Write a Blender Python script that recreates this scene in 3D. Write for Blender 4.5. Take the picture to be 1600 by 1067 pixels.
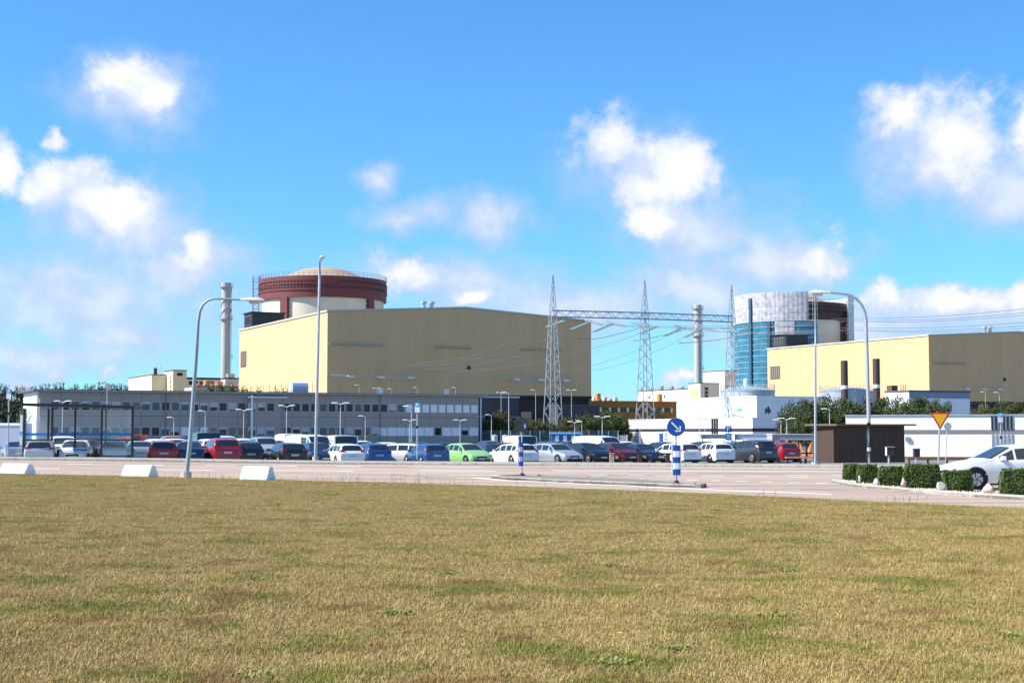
import bpy, bmesh, math, random
from mathutils import Vector, Matrix
random.seed(7)
R = math.radians
sc = bpy.context.scene
for o in list(bpy.data.objects): bpy.data.objects.remove(o)
COL = sc.collection

# ------------------------------------------------------------------ camera
F = 2300.0; HZ = 1.77; PITCH = math.atan2(142.5, F)      # focal length in 1600-px units, eye height, upward pitch
cam = bpy.data.cameras.new('camera'); camo = bpy.data.objects.new('camera', cam); COL.objects.link(camo)
camo.location = (0, 0, HZ); camo.rotation_euler = (R(90) + PITCH, 0, 0)
cam.sensor_width = 36; cam.lens = 36 * F / 1600; cam.clip_end = 8000; cam.clip_start = 0.1
sc.camera = camo
sc.render.resolution_x = 1024; sc.render.resolution_y = 682

# ------------------------------------------------------------------ sun, sky, exposure
SUN_EL = R(42); SUN_H = Vector((-0.985, -0.17)).normalized()      # horizontal direction TO the sun
SUN_V = Vector((SUN_H.x * math.cos(SUN_EL), SUN_H.y * math.cos(SUN_EL), math.sin(SUN_EL)))
sl = bpy.data.lights.new('sun', 'SUN'); so = bpy.data.objects.new('sun', sl); COL.objects.link(so)
sl.energy = 4.6; sl.angle = R(0.5); sl.color = (1.0, 0.955, 0.89)
so.rotation_euler = SUN_V.to_track_quat('Z', 'Y').to_euler(); so.location = (-60, -20, 80)
sc.view_settings.view_transform = 'Standard'; sc.view_settings.look = 'None'
sc.view_settings.exposure = 0.95; sc.view_settings.gamma = 1; sc.view_settings.use_curve_mapping = False

world = bpy.data.worlds.new('World'); sc.world = world; world.use_nodes = True
nt = world.node_tree; N = nt.nodes; LK = nt.links
for n in list(N): N.remove(n)
def nd(t, **kw):
    n = N.new(t)
    for k, v in kw.items(): setattr(n, k, v)
    return n
def inp(n, i, v):
    if hasattr(v, 'is_output') or isinstance(v, bpy.types.NodeSocket): LK.new(v, n.inputs[i])
    else: n.inputs[i].default_value = v
def M(op, a, b=None, c=None, clamp=False):
    n = nd('ShaderNodeMath', operation=op, use_clamp=clamp)
    inp(n, 0, a)
    if b is not None: inp(n, 1, b)
    if c is not None: inp(n, 2, c)
    return n.outputs[0]
def VM(op, a, b=None):
    n = nd('ShaderNodeVectorMath', operation=op)
    inp(n, 0, a)
    if b is not None: inp(n, 1, b)
    return n.outputs['Value'] if op in ('LENGTH', 'DOT_PRODUCT') else n.outputs[0]
def SM(x, lo, hi):
    n = nd('ShaderNodeMapRange', interpolation_type='SMOOTHSTEP')
    inp(n, 0, x); n.inputs[1].default_value = lo; n.inputs[2].default_value = hi
    n.inputs[3].default_value = 0; n.inputs[4].default_value = 1
    return n.outputs[0]
def MIX(f, a, b, mode='MIX'):
    n = nd('ShaderNodeMix', data_type='RGBA', blend_type=mode)
    inp(n, 0, f); inp(n, 6, a); inp(n, 7, b)
    return n.outputs[2]
sky = nd('ShaderNodeTexSky', sky_type='NISHITA'); sky.sun_disc = False
sky.sun_elevation = SUN_EL; sky.sun_rotation = math.atan2(SUN_H.x, SUN_H.y)
sky.air_density = 1.0; sky.dust_density = 0.25; sky.ozone_density = 2.0; sky.altitude = 0
tc = nd('ShaderNodeTexCoord')
sep = nd('ShaderNodeSeparateXYZ'); LK.new(tc.outputs['Generated'], sep.inputs[0])
az = M('ARCTAN2', sep.outputs[0], sep.outputs[1]); el = M('ARCSINE', sep.outputs[2])
cmb = nd('ShaderNodeCombineXYZ'); LK.new(az, cmb.inputs[0]); LK.new(el, cmb.inputs[1])
P = cmb.outputs[0]
def noise(vec, scale, detail=6, rough=.55):
    n = nd('ShaderNodeTexNoise'); LK.new(vec, n.inputs['Vector'])
    n.inputs['Scale'].default_value = scale; n.inputs['Detail'].default_value = detail; n.inputs['Roughness'].default_value = rough
    return n
# the whole field is gently warped by noise so that the cloud outlines billow
w1 = noise(P, 14, 5, .6); w1v = VM('MULTIPLY', VM('SUBTRACT', w1.outputs['Color'], (.5, .5, .5)), (.055, .045, 0))
w2 = noise(P, 55, 5, .62); w2v = VM('MULTIPLY', VM('SUBTRACT', w2.outputs['Color'], (.5, .5, .5)), (.016, .016, 0))
PW = VM('ADD', VM('ADD', P, w1v), w2v)
def field(blobs):
    cur = None
    for (px, py, rx, ry) in blobs:
        c = (math.atan((px - 800) / F), math.atan((676 - py) / F), 0)
        d = VM('LENGTH', VM('MULTIPLY', VM('SUBTRACT', PW, c), (F / rx, F / ry, 0)))
        if cur is None: cur = d
        else:
            n = nd('ShaderNodeMath', operation='SMOOTH_MIN'); inp(n, 0, cur); inp(n, 1, d); n.inputs[2].default_value = .35; cur = n.outputs[0]
    return cur
bright = field([(190, 140, 62, 34), (235, 168, 40, 26), (85, 232, 26, 28), (95, 300, 75, 48), (170, 330, 70, 50), (310, 392, 38, 40),
                (-10, 280, 35, 45), (960, 215, 72, 48), (1068, 245, 62, 56), (1015, 285, 60, 40), (1010, 340, 60, 36), (1285, 410, 52, 40), (1415, 185, 55, 50), (1500, 222, 95, 68),
                (1400, 478, 50, 24), (1490, 482, 80, 26), (1590, 478, 70, 30), (640, 432, 62, 36), (740, 466, 42, 16),
                (1650, 230, 60, 60), (1075, 592, 40, 14)])
lilac = field([(205, 165, 115, 68), (190, 360, 165, 80), (300, 420, 130, 60), (600, 274, 42, 30), (635, 332, 80, 36), (765, 345, 72, 46), (1010, 260, 130, 90),
               (1090, 360, 150, 75), (1200, 420, 160, 60), (1100, 450, 200, 50), (1470, 250, 120, 95), (1580, 310, 110, 70), (1480, 500, 190, 45),
               (130, 480, 280, 90), (200, 525, 110, 32), (80, 560, 200, 40), (700, 440, 190, 55), (900, 480, 260, 60), (35, 592, 34, 20), (92, 584, 28, 18), (165, 592, 36, 18), (1350, 520, 300, 60)])
fine = noise(P, 22, 10, .62); fn = M('MULTIPLY', M('SUBTRACT', fine.outputs[0], .5), 2.3)
fin2 = noise(VM('ADD', P, (.012, -.016, 0)), 30, 8, .6); fn2 = M('MULTIPLY', M('SUBTRACT', fin2.outputs[0], .5), 2.6)
bsum = M('ADD', bright, fn)
bd = SM(bsum, 1.22, .52)                                   # how much cloud
bw = SM(M('ADD', bsum, M('MULTIPLY', fn2, .55)), 1.05, .05)   # how white it is (thin and shaded parts go lilac)
lsum = M('ADD', lilac, M('MULTIPLY', fn, .7))
ld = M('MULTIPLY', SM(lsum, 1.35, .1), .90)
lw = SM(M('ADD', lsum, fn2), .9, -.4)
# elsewhere in the sky scattered clouds go on, cover raised for neutral fill light
away = SM(M('MAXIMUM', M('ABSOLUTE', az), M('MULTIPLY', el, 1.25)), .37, .55)
gen = noise(tc.outputs['Generated'], 3.2, 8, .58)
gd = M('MULTIPLY', M('MULTIPLY', SM(gen.outputs[0], .53, .72), away), SM(el, 0.0, .12))
tint = MIX(1.0, sky.outputs[0], (0.50, 1.00, 1.46, 1), 'MULTIPLY')
lcol = MIX(lw, (3.7, 4.65, 6.7, 1), (5.6, 6.1, 7.0, 1))
bcol = MIX(bw, (4.5, 5.3, 6.9, 1), (7.3, 7.35, 7.4, 1))
c1 = MIX(ld, tint, lcol)
c2 = MIX(M('MULTIPLY', bd, .96), c1, bcol)
c3 = MIX(M('MULTIPLY', gd, .85), c2, (5.8, 6.2, 6.9, 1))
bg = nd('ShaderNodeBackground'); LK.new(c3, bg.inputs[0]); bg.inputs[1].default_value = 0.075
wo = nd('ShaderNodeOutputWorld'); LK.new(bg.outputs[0], wo.inputs[0])

# ------------------------------------------------------------------ projection helpers (pixel of the 1600-px photo + distance -> place)
def at(px, py, Y):
    u = 533.5 - py
    d = Vector((px - 800, F * math.cos(PITCH) - u * math.sin(PITCH), F * math.sin(PITCH) + u * math.cos(PITCH)))
    d *= Y / d.y
    return Vector((d.x, Y, HZ + d.z))
def sms(a, b, x):
    t = max(0, min(1, (x - a) / (b - a))); return t * t * (3 - 2 * t)
def gz(X): return .20 * sms(-6, -30, X)                       # the road climbs a little to the left
def lotz(X): return -.42 + .28 * sms(-8, -26, X)
def on_ground(px, py, off=0.0, fn=gz):
    Y = 60.0
    for _ in range(40):
        p = at(px, py, Y); zt = fn(p.x) + off
        Y = Y * (HZ - zt) / max(.05, (HZ - p.z))
    return at(px, py, Y)

# ------------------------------------------------------------------ materials
MATS = {}
def mat(name, col, rough=.7, metal=0, var=.08, vscale=1.5, bump=0, bscale=20, spec=.4, coat=0, alpha=1, trans=0, col2=None, stretch=None):
    if name in MATS: return MATS[name]
    m = bpy.data.materials.new(name); m.use_nodes = True; t = m.node_tree; b = t.nodes['Principled BSDF']
    b.inputs['Roughness'].default_value = rough; b.inputs['Metallic'].default_value = metal
    b.inputs['Specular IOR Level'].default_value = spec; b.inputs['Coat Weight'].default_value = coat
    b.inputs['Alpha'].default_value = alpha; b.inputs['Transmission Weight'].default_value = trans
    c = tuple(col) + (1,)
    if var > 0 or col2:
        tcn = t.nodes.new('ShaderNodeTexCoord'); src = tcn.outputs['Object']
        if stretch:
            mp = t.nodes.new('ShaderNodeMapping'); mp.inputs['Scale'].default_value = stretch
            t.links.new(src, mp.inputs[0]); src = mp.outputs[0]
        nz = t.nodes.new('ShaderNodeTexNoise'); nz.inputs['Scale'].default_value = vscale; nz.inputs['Detail'].default_value = 6
        t.links.new(src, nz.inputs['Vector'])
        mx = t.nodes.new('ShaderNodeMix'); mx.data_type = 'RGBA'
        mr = t.nodes.new('ShaderNodeMapRange'); mr.inputs[1].default_value = .3; mr.inputs[2].default_value = .7
        t.links.new(nz.outputs[0], mr.inputs[0]); t.links.new(mr.outputs[0], mx.inputs[0])
        if col2: mx.inputs[6].default_value = c; mx.inputs[7].default_value = tuple(col2) + (1,)
        else:
            mx.inputs[6].default_value = tuple(x * (1 - var) for x in col) + (1,)
            mx.inputs[7].default_value = tuple(min(1, x * (1 + var)) for x in col) + (1,)
        t.links.new(mx.outputs[2], b.inputs['Base Color'])
        if bump:
            n2 = t.nodes.new('ShaderNodeTexNoise'); n2.inputs['Scale'].default_value = bscale; n2.inputs['Detail'].default_value = 4
            t.links.new(src, n2.inputs['Vector'])
            bp = t.nodes.new('ShaderNodeBump'); bp.inputs['Strength'].default_value = bump; bp.inputs['Distance'].default_value = .03
            t.links.new(n2.outputs[0], bp.inputs['Height']); t.links.new(bp.outputs[0], b.inputs['Normal'])
    else: b.inputs['Base Color'].default_value = c
    MATS[name] = m; return m
def leafmat(name, a, b_, scale=.6):
    m = bpy.data.materials.new(name); m.use_nodes = True; t = m.node_tree; b = t.nodes['Principled BSDF']
    b.inputs['Roughness'].default_value = .6; b.inputs['Specular IOR Level'].default_value = .25
    g = t.nodes.new('ShaderNodeNewGeometry'); nz = t.nodes.new('ShaderNodeTexNoise'); nz.inputs['Scale'].default_value = scale; nz.inputs['Detail'].default_value = 3
    t.links.new(g.outputs['Position'], nz.inputs['Vector'])
    ad = t.nodes.new('ShaderNodeMath'); ad.operation = 'MULTIPLY_ADD'; ad.inputs[1].default_value = .5; t.links.new(g.outputs['Random Per Island'], ad.inputs[0])
    s2 = t.nodes.new('ShaderNodeMath'); s2.operation = 'SUBTRACT'; s2.inputs[1].default_value = .25; t.links.new(nz.outputs[0], s2.inputs[0]); t.links.new(s2.outputs[0], ad.inputs[2])
    mx = t.nodes.new('ShaderNodeMix'); mx.data_type = 'RGBA'; mx.inputs[6].default_value = tuple(a) + (1,); mx.inputs[7].default_value = tuple(b_) + (1,)
    t.links.new(ad.outputs[0], mx.inputs[0]); t.links.new(mx.outputs[2], b.inputs['Base Color'])
    b.inputs['Subsurface Weight'].default_value = 0
    MATS[name] = m; return m
white = mat('white_paint', (.80, .80, .78), .55, var=.03)
whitew = mat('white_render', (.80, .80, .79), .8, var=.04, vscale=.3)
black = mat('black_metal', (.012, .013, .015), .45, var=.2)
dark = mat('dark_plastic', (.02, .021, .024), .6, var=.1)
steel = mat('galvanised_steel', (.42, .44, .46), .5, .5, var=.12, vscale=3)
lampgrey = mat('lamp_grey_green', (.30, .36, .37), .5, .3, var=.1)
concrete = mat('concrete', (.42, .40, .36), .9, var=.12, vscale=1.2, bump=.3)
kerbm = mat('kerb_granite', (.36, .33, .29), .9, var=.15, vscale=3, bump=.4)
yellow = mat('yellow_cladding', (.64, .42, .22), .62, var=.05, vscale=.25, stretch=(1, 1, .15))
dkwall = mat('dark_brown_cladding', (.035, .030, .032), .7, var=.15)
roofm = mat('roof_felt', (.10, .10, .105), .9, var=.1)
redbr = mat('oxide_red_steel', (.15, .036, .036), .6, var=.12, vscale=.35, stretch=(1, 1, .2))
cream = mat('cream_concrete', (.66, .58, .46), .85, var=.08, vscale=.3, stretch=(1, 1, .2))
tan = mat('tan_dome', (.36, .28, .20), .85, var=.08, vscale=.4)
grey_wall = mat('grey_board', (.37, .31, .28), .75, var=.05, vscale=.6, stretch=(1, 1, .2))
frame_w = mat('window_frame', (.60, .60, .60), .5, var=.02)
pane_d = mat('pane_dark', (.012, .015, .017), .12, var=.4, vscale=.7, spec=.4)
pane_t = mat('pane_teal', (.055, .085, .10), .12, var=.3, vscale=.7, spec=.5)
pane_w = mat('pane_blind', (.80, .80, .80), .35, var=.06, spec=.5)
pane_r = mat('pane_brownish', (.09, .06, .06), .12, var=.3, spec=.8)
glass = mat('clear_glass', (.85, .93, .93), .03, var=0, spec=.5, alpha=.07)
blueb = mat('blue_film', (.02, .17, .42), .4, var=.08)
signblue = mat('sign_blue', (.010, .075, .33), .45, var=.03)
cyan = mat('sign_cyan', (.03, .42, .72), .45, var=.03)
signback = mat('sign_back', (.022, .040, .046), .7, var=.1)
brownshed = mat('brown_boards', (.075, .048, .034), .85, var=.15, vscale=2, stretch=(6, 6, .4))
wood = mat('weathered_wood', (.16, .09, .05), .85, var=.2, vscale=4)
orange = mat('orange_paint', (.62, .25, .10), .6, var=.1)
orangeb = mat('ochre_cladding', (.43, .17, .022), .7, var=.06, vscale=.4)
rust = mat('faded_hatch', (.52, .28, .20), .8, var=.15, vscale=.8)
stackm = mat('brown_stack', (.075, .045, .042), .6, var=.1)
tankm = mat('tank_grey', (.36, .40, .43), .5, .2, var=.08)
bluesh = mat('blue_shed', (.03, .13, .30), .6, var=.1)
bark = mat('bark', (.07, .05, .035), .95, var=.25, vscale=6)
leaf1 = leafmat('leaf_green', (.030, .048, .014), (.105, .125, .036), .5)
leaf2 = leafmat('leaf_olive', (.045, .055, .014), (.15, .135, .045), .6)
leafh = leafmat('leaf_hedge', (.026, .050, .010), (.12, .16, .034), 3)
leaff = leafmat('leaf_far', (.028, .045, .025), (.07, .085, .04), .15)
tyre = mat('tyre', (.012, .012, .012), .85, var=.1)
rim = mat('rim_alloy', (.42, .43, .45), .35, .8, var=.05)
cglass = mat('car_glass', (.018, .026, .030), .05, var=0, spec=.9)
tail = mat('tail_lamp', (.42, .012, .015), .25, var=.05)
headl = mat('head_lamp', (.75, .78, .80), .12, var=.05, spec=.9)
plate = mat('number_plate', (.55, .56, .58), .5, var=.1)
insul = mat('glass_insulator', (.16, .27, .25), .3, var=.15)
porc = mat('porcelain', (.78, .79, .79), .3, var=.03)
wirem = mat('wire', (.20, .21, .23), .5, .4, var=0)
redp = mat('sign_red', (.58, .035, .02), .5, var=.03)
ylw = mat('sign_yellow', (.88, .46, .02), .5, var=.03)
stone = mat('grey_stone', (.40, .37, .33), .9, var=.2, vscale=4, bump=.5, bscale=9)
pink = mat('pink_granite', (.60, .42, .34), .85, var=.15, vscale=5, bump=.4, bscale=12)

# ------------------------------------------------------------------ mesh builder
ORG = {}
class MB:
    def __init__(s): s.v = []; s.f = []
    def add(s, vs, fs):
        b = len(s.v); s.v += [tuple(v) for v in vs]; s.f += [tuple(i + b for i in f) for f in fs]; return s
    def box(s, x0, x1, y0, y1, z0, z1):
        return s.add([(x0, y0, z0), (x1, y0, z0), (x1, y1, z0), (x0, y1, z0), (x0, y0, z1), (x1, y0, z1), (x1, y1, z1), (x0, y1, z1)],
                     [(0, 3, 2, 1), (4, 5, 6, 7), (0, 1, 5, 4), (1, 2, 6, 5), (2, 3, 7, 6), (3, 0, 4, 7)])
    def obox(s, o, u, lu, v, lv, z0, z1):
        o = Vector((o[0], o[1], 0)); u = Vector((u[0], u[1], 0)) * lu; v = Vector((v[0], v[1], 0)) * lv
        q = [o, o + u, o + u + v, o + v]
        if u.cross(v).z < 0: q = [o, o + v, o + u + v, o + u]
        return s.prism([(p.x, p.y) for p in q], z0, z1)
    def prism(s, poly, z0, z1):
        n = len(poly)
        return s.add([(x, y, z0) for x, y in poly] + [(x, y, z1) for x, y in poly],
                     [tuple(range(n))[::-1], tuple(range(n, 2 * n))] + [(i, (i + 1) % n, n + (i + 1) % n, n + i) for i in range(n)])
    def tube(s, p0, p1, r0, r1=None, n=6):
        r1 = r0 if r1 is None else r1
        p0 = Vector(p0); p1 = Vector(p1); d = (p1 - p0)
        if d.length < 1e-6: return s
        q = d.to_track_quat('Z', 'Y'); vs = []
        for p, r in ((p0, r0), (p1, r1)):
            for k in range(n):
                a = 2 * math.pi * (k + .5) / n; vs.append(p + q @ Vector((r * math.cos(a), r * math.sin(a), 0)))
        return s.add(vs, [(k, (k + 1) % n, n + (k + 1) % n, n + k) for k in range(n)] + [tuple(range(n))[::-1], tuple(range(n, 2 * n))])
    def path(s, pts, rs, n=8):
        if not hasattr(rs, '__len__'): rs = [rs] * len(pts)
        pts = [Vector(p) for p in pts]; base = len(s.v); m = len(pts)
        for i, p in enumerate(pts):
            d = (pts[min(i + 1, m - 1)] - pts[max(i - 1, 0)]); q = d.to_track_quat('Z', 'Y')
            for k in range(n):
                a = 2 * math.pi * k / n; s.v.append(tuple(p + q @ Vector((rs[i] * math.cos(a), rs[i] * math.sin(a), 0))))
        for i in range(m - 1):
            for k in range(n):
                s.f.append((base + i * n + k, base + i * n + (k + 1) % n, base + (i + 1) * n + (k + 1) % n, base + (i + 1) * n + k))
        s.f.append(tuple(base + k for k in range(n))[::-1]); s.f.append(tuple(base + (m - 1) * n + k for k in range(n)))
        return s
    def lathe(s, c, prof, n=32, a0=0, a1=2 * math.pi):
        full = abs(a1 - a0 - 2 * math.pi) < 1e-6; m = n if full else n + 1; base = len(s.v)
        for (r, z) in prof:
            for k in range(m):
                a = a0 + (a1 - a0) * k / n; s.v.append((c[0] + r * math.sin(a), c[1] - r * math.cos(a), z))
        for j in range(len(prof) - 1):
            for k in range(n):
                k2 = (k + 1) % m
                s.f.append((base + j * m + k, base + j * m + k2, base + (j + 1) * m + k2, base + (j + 1) * m + k))
        return s
    def arc(s, c, r0, r1, a0, a1, z0, z1, n=3):
        base = len(s.v)
        for k in range(n + 1):
            a = a0 + (a1 - a0) * k / n; sx, cy = math.sin(a), -math.cos(a)
            for (r, z) in ((r0, z0), (r1, z0), (r1, z1), (r0, z1)): s.v.append((c[0] + r * sx, c[1] + r * cy, z))
        for k in range(n):
            for j in range(4): s.f.append((base + 4 * k + j, base + 4 * k + (j + 1) % 4, base + 4 * k + 4 + (j + 1) % 4, base + 4 * k + 4 + j))
        s.f.append((base, base + 3, base + 2, base + 1)); e = base + 4 * n; s.f.append((e, e + 1, e + 2, e + 3)); return s
    def mesh(s, name, m, off=(0, 0, 0), smooth=False):
        me = bpy.data.meshes.new(name); ox, oy, oz = off
        me.from_pydata([(x - ox, y - oy, z - oz) for x, y, z in s.v], [], s.f)
        b = bmesh.new(); b.from_mesh(me); bmesh.ops.recalc_face_normals(b, faces=b.faces); b.to_mesh(me); b.free()
        if m: me.materials.append(m)
        if smooth:
            for p in me.polygons: p.use_smooth = True
            me.set_sharp_from_angle(angle=R(38))
        return me
    def build(s, name, m, parent=None, smooth=False):
        off = ORG.get(parent.name, (0, 0, 0)) if parent else (0, 0, 0)
        o = bpy.data.objects.new(name, s.mesh(name, m, off, smooth)); COL.objects.link(o)
        if parent: o.parent = parent; ORG[o.name] = off
        else: ORG[o.name] = (0, 0, 0)
        return o
def tag(o, label=None, cat=None, group=None, kind=None):
    if label: o['label'] = label
    if cat: o['category'] = cat
    if group: o['group'] = group
    if kind: o['kind'] = kind
    return o
def thing(name, loc, label, cat, group=None):
    o = bpy.data.objects.new(name, None); COL.objects.link(o); o.location = loc; o.empty_display_size = .3
    ORG[o.name] = tuple(loc); return tag(o, label, cat, group)
def inst(name, me, parent, loc, rz=0, scale=None):
    o = bpy.data.objects.new(name, me); COL.objects.link(o); o.parent = parent; o.location = loc; o.rotation_euler = (0, 0, rz)
    if scale: o.scale = scale
    return o
def copy_tree(o, parent=None):
    c = o.copy(); COL.objects.link(c); c.parent = parent
    for ch in list(o.children): copy_tree(ch, c)
    return c
def struct(name, mb, m, smooth=False): return tag(mb.build(name, m, None, smooth), kind='structure')

# ================================================================== GROUND
UD = Vector((.894, .447, 0)).normalized(); VD = Vector((-UD.y, UD.x, 0))      # the plant's grid: along the fronts / back along the sides
asphalt_lot = mat('asphalt_lot', (.16, .15, .145), .9, var=.12, vscale=.4, bump=.3, bscale=40)
mb = MB(); mb.add([(-3000, -300, -.75), (3000, -300, -.75), (3000, 5000, -.75), (-3000, 5000, -.75)], [(0, 1, 2, 3)])
struct('ground', mb, mat('ground_gravel', (.20, .18, .14), .95, var=.15, vscale=.05))
mb = MB(); xs = [-140 + 4 * i for i in range(66)]
mb.add([(x, 84, lotz(x)) for x in xs] + [(x, 300, lotz(x)) for x in xs], [(i, i + 1, i + 67, i + 66) for i in range(65)])
struct('parking_lot', mb, asphalt_lot)
# road sheet
def road_material():
    m = bpy.data.materials.new('pink_asphalt'); m.use_nodes = True; t = m.node_tree; b = t.nodes['Principled BSDF']
    b.inputs['Roughness'].default_value = .88
    g = t.nodes.new('ShaderNodeNewGeometry')
    mp = t.nodes.new('ShaderNodeMapping'); mp.inputs['Scale'].default_value = (.06, .9, 1); mp.inputs['Rotation'].default_value = (0, 0, R(8)); t.links.new(g.outputs['Position'], mp.inputs[0])
    n1 = t.nodes.new('ShaderNodeTexNoise'); n1.inputs['Scale'].default_value = 1.0; n1.inputs['Detail'].default_value = 5; t.links.new(mp.outputs[0], n1.inputs['Vector'])
    n2 = t.nodes.new('ShaderNodeTexNoise'); n2.inputs['Scale'].default_value = 25; n2.inputs['Detail'].default_value = 3; t.links.new(g.outputs['Position'], n2.inputs['Vector'])
    mx = t.nodes.new('ShaderNodeMix'); mx.data_type = 'RGBA'; mx.inputs[6].default_value = (.34, .255, .195, 1); mx.inputs[7].default_value = (.52, .395, .29, 1)
    mr = t.nodes.new('ShaderNodeMapRange'); mr.inputs[1].default_value = .34; mr.inputs[2].default_value = .62; t.links.new(n1.outputs[0], mr.inputs[0]); t.links.new(mr.outputs[0], mx.inputs[0])
    m2 = t.nodes.new('ShaderNodeMix'); m2.data_type = 'RGBA'; m2.blend_type = 'MULTIPLY'; m2.inputs[0].default_value = .35
    t.links.new(mx.outputs[2], m2.inputs[6]); t.links.new(n2.outputs['Color'], m2.inputs[7]); t.links.new(m2.outputs[2], b.inputs['Base Color'])
    bp = t.nodes.new('ShaderNodeBump'); bp.inputs['Strength'].default_value = .25; bp.inputs['Distance'].default_value = .01
    t.links.new(n2.outputs[0], bp.inputs['Height']); t.links.new(bp.outputs[0], b.inputs['Normal'])
    return m
pinkasph = road_material()
KERB = [(-75, 91.5), (-50, 88.7), (-29.9, 86), (-18, 84.6), (-5.6, 82.6), (3.5, 79.8), (15.7, 75.4), (30, 69.5), (60, 57)]
def kerb_y(x):
    for (a, b), (c, d) in zip(KERB, KERB[1:]):
        if a <= x <= c: return b + (d - b) * (x - a) / (c - a)
    return KERB[0][1] if x < KERB[0][0] else KERB[-1][1]
xs = [-75 + 3 * i for i in range(46)]
mb = MB(); mb.add([(x, 18, gz(x)) for x in xs] + [(x, kerb_y(x) + .05, gz(x)) for x in xs], [(i, i + 1, i + 47, i + 46) for i in range(45)])
road = struct('road', mb, pinkasph)
# sidewalk behind the far kerb, with its back bank falling to the lot
mb = MB(); n = len(xs)
def sw(x): return .10 + .05 * sms(-6, -30, x)
rows = [(.18, .095), (3.2, .13), (4.3, .10), (6.5, None)]
for dy, dz in rows:
    for x in xs: mb.v.append((x, kerb_y(x) + dy, (gz(x) + dz) if dz is not None else lotz(x) - .02))
for j in range(3):
    for i in range(n - 1): mb.f.append((j * n + i, j * n + i + 1, (j + 1) * n + i + 1, (j + 1) * n + i))
struct('sidewalk', mb, mat('sidewalk_gravel', (.36, .31, .26), .95, var=.15, vscale=.8, bump=.3, bscale=30, col2=(.27, .25, .17)))
# kerb stones, one by one
kb = bpy.data.objects.new('kerb', None); COL.objects.link(kb); tag(kb, kind='structure'); ORG['kerb'] = (0, 0, 0)
def kerb_run(pts, parent, h=.11, w=.18, step=1.0, zf=gz, material=kerbm):
    # walk along the polyline, one stone per metre with a thin joint
    seg = []
    for a, b in zip(pts, pts[1:]):
        a = Vector((a[0], a[1], 0)); b = Vector((b[0], b[1], 0)); L = (b - a).length; k = max(1, round(L / step))
        for i in range(k): seg.append((a + (b - a) * (i / k), a + (b - a) * ((i + 1) / k)))
    for a, b in seg:
        d = (b - a); L = d.length; d /= L; nrm = Vector((-d.y, d.x, 0)); z = zf((a.x + b.x) / 2); jz = random.uniform(-.006, .006)
        m2 = MB(); o = a + d * .012; c = .025
        q = [(0, 0), (L - .024, 0)]
        vs = []
        for t in (0, L - .024):
            for (wd, zz) in ((0, -.1), (0, h - c), (c, h), (w, h), (w, -.1)):
                p = o + d * t + nrm * wd; vs.append((p.x, p.y, z + zz + jz))
        m2.add(vs, [(0, 1, 6, 5), (1, 2, 7, 6), (2, 3, 8, 7), (3, 4, 9, 8), (0, 4, 3, 2, 1), (5, 6, 7, 8, 9)])
        m2.build('kerb_stone', material, parent)
kerb_run([p for p in KERB if -50 <= p[0] <= 30], kb)
# lane markings on the road
def mark(x0, y0, x1, y1, w=None):
    w = w or (.55 if y0 < 739 else .34)
    a = on_ground(x0, y0); b = on_ground(x1, y1); d = (b - a); d.z = 0; nrm = Vector((-d.y, d.x, 0)).normalized() * w / 2
    k = max(1, int(d.length / 3)); m2 = MB(); vs = []
    for i in range(k + 1):
        p = a + (b - a) * (i / k)
        for s_ in (-1, 1): q = p + nrm * s_; vs.append((q.x, q.y, gz(q.x) + .005))
    m2.add(vs, [(2 * i, 2 * i + 2, 2 * i + 3, 2 * i + 1) for i in range(k)])
    m2.build('lane_marking', linem, road)
linem = mat('road_paint', (.84, .83, .80), .7, var=.04, vscale=2)
for a in [(103, 725, 145, 725.4), (210, 726.2, 256, 726.6), (320, 727, 368, 727.4), (424, 727.8, 465, 728.2), (527, 728.7, 565, 729), (640, 729.3, 754, 729.9),
          (20, 732, 93, 732.6), (245, 733.8, 335, 734.5), (420, 735, 553, 735.8), (656, 735, 774, 735.6), (862, 735.3, 1335, 737.0),
          (700, 742, 812, 742.6), (828, 742.4, 880, 742.8), (922, 742.6, 948, 742.9), (982, 742.6, 1008, 743), (1022, 743.2, 1050, 743.6), (1096, 743.6, 1130, 744), (1164, 744, 1200, 744.4), (1225, 742.6, 1262, 743), (1300, 742.4, 1325, 742.7), (1232, 745.6, 1265, 746),
          (960, 749, 985, 749.4), (1073, 750.2, 1090, 750.5), (1110, 750.8, 1126, 751), (1148, 751.7, 1166, 752), (1189, 752.6, 1206, 752.8), (1232, 754, 1249, 754.2), (1274, 754.6, 1294, 754.9)]: mark(*a)
for a, b in zip([(742, 746.6), (790, 750.6), (900, 755.6), (1000, 760), (1100, 764.6), (1200, 768.5)], [(790, 750.6), (900, 755.6), (1000, 760), (1100, 764.6), (1200, 768.5), (1300, 772.5)]): mark(a[0], a[1], b[0], b[1], .28)
# tar seams and a dark strip painted as shadow along the far kerb
tar_shade = mat('tar_seam', (.13, .105, .095), .85, var=.25, vscale=.7)  # shared by the tar seams and the painted kerb shadow
def strip(pts, w, m_, name, z):
    m2 = MB(); vs = []
    for i_, p in enumerate(pts):
        a_ = Vector(pts[max(0, i_ - 1)]); b_ = Vector(pts[min(len(pts) - 1, i_ + 1)]); d = (b_ - a_).normalized(); nn = Vector((-d.y, d.x)) * w / 2
        for s_ in (-1, 1): vs.append((p[0] + nn.x * s_, p[1] + nn.y * s_, gz(p[0]) + z))
    m2.add(vs, [(2 * i_, 2 * i_ + 2, 2 * i_ + 3, 2 * i_ + 1) for i_ in range(len(pts) - 1)]); m2.build(name, m_, road)
strip([(x, kerb_y(x) - .42) for x in range(-48, 4, 2)], .75, tar_shade, 'kerb_shade', .003)  # shadow line at the kerb foot, painted as a dark strip
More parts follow.
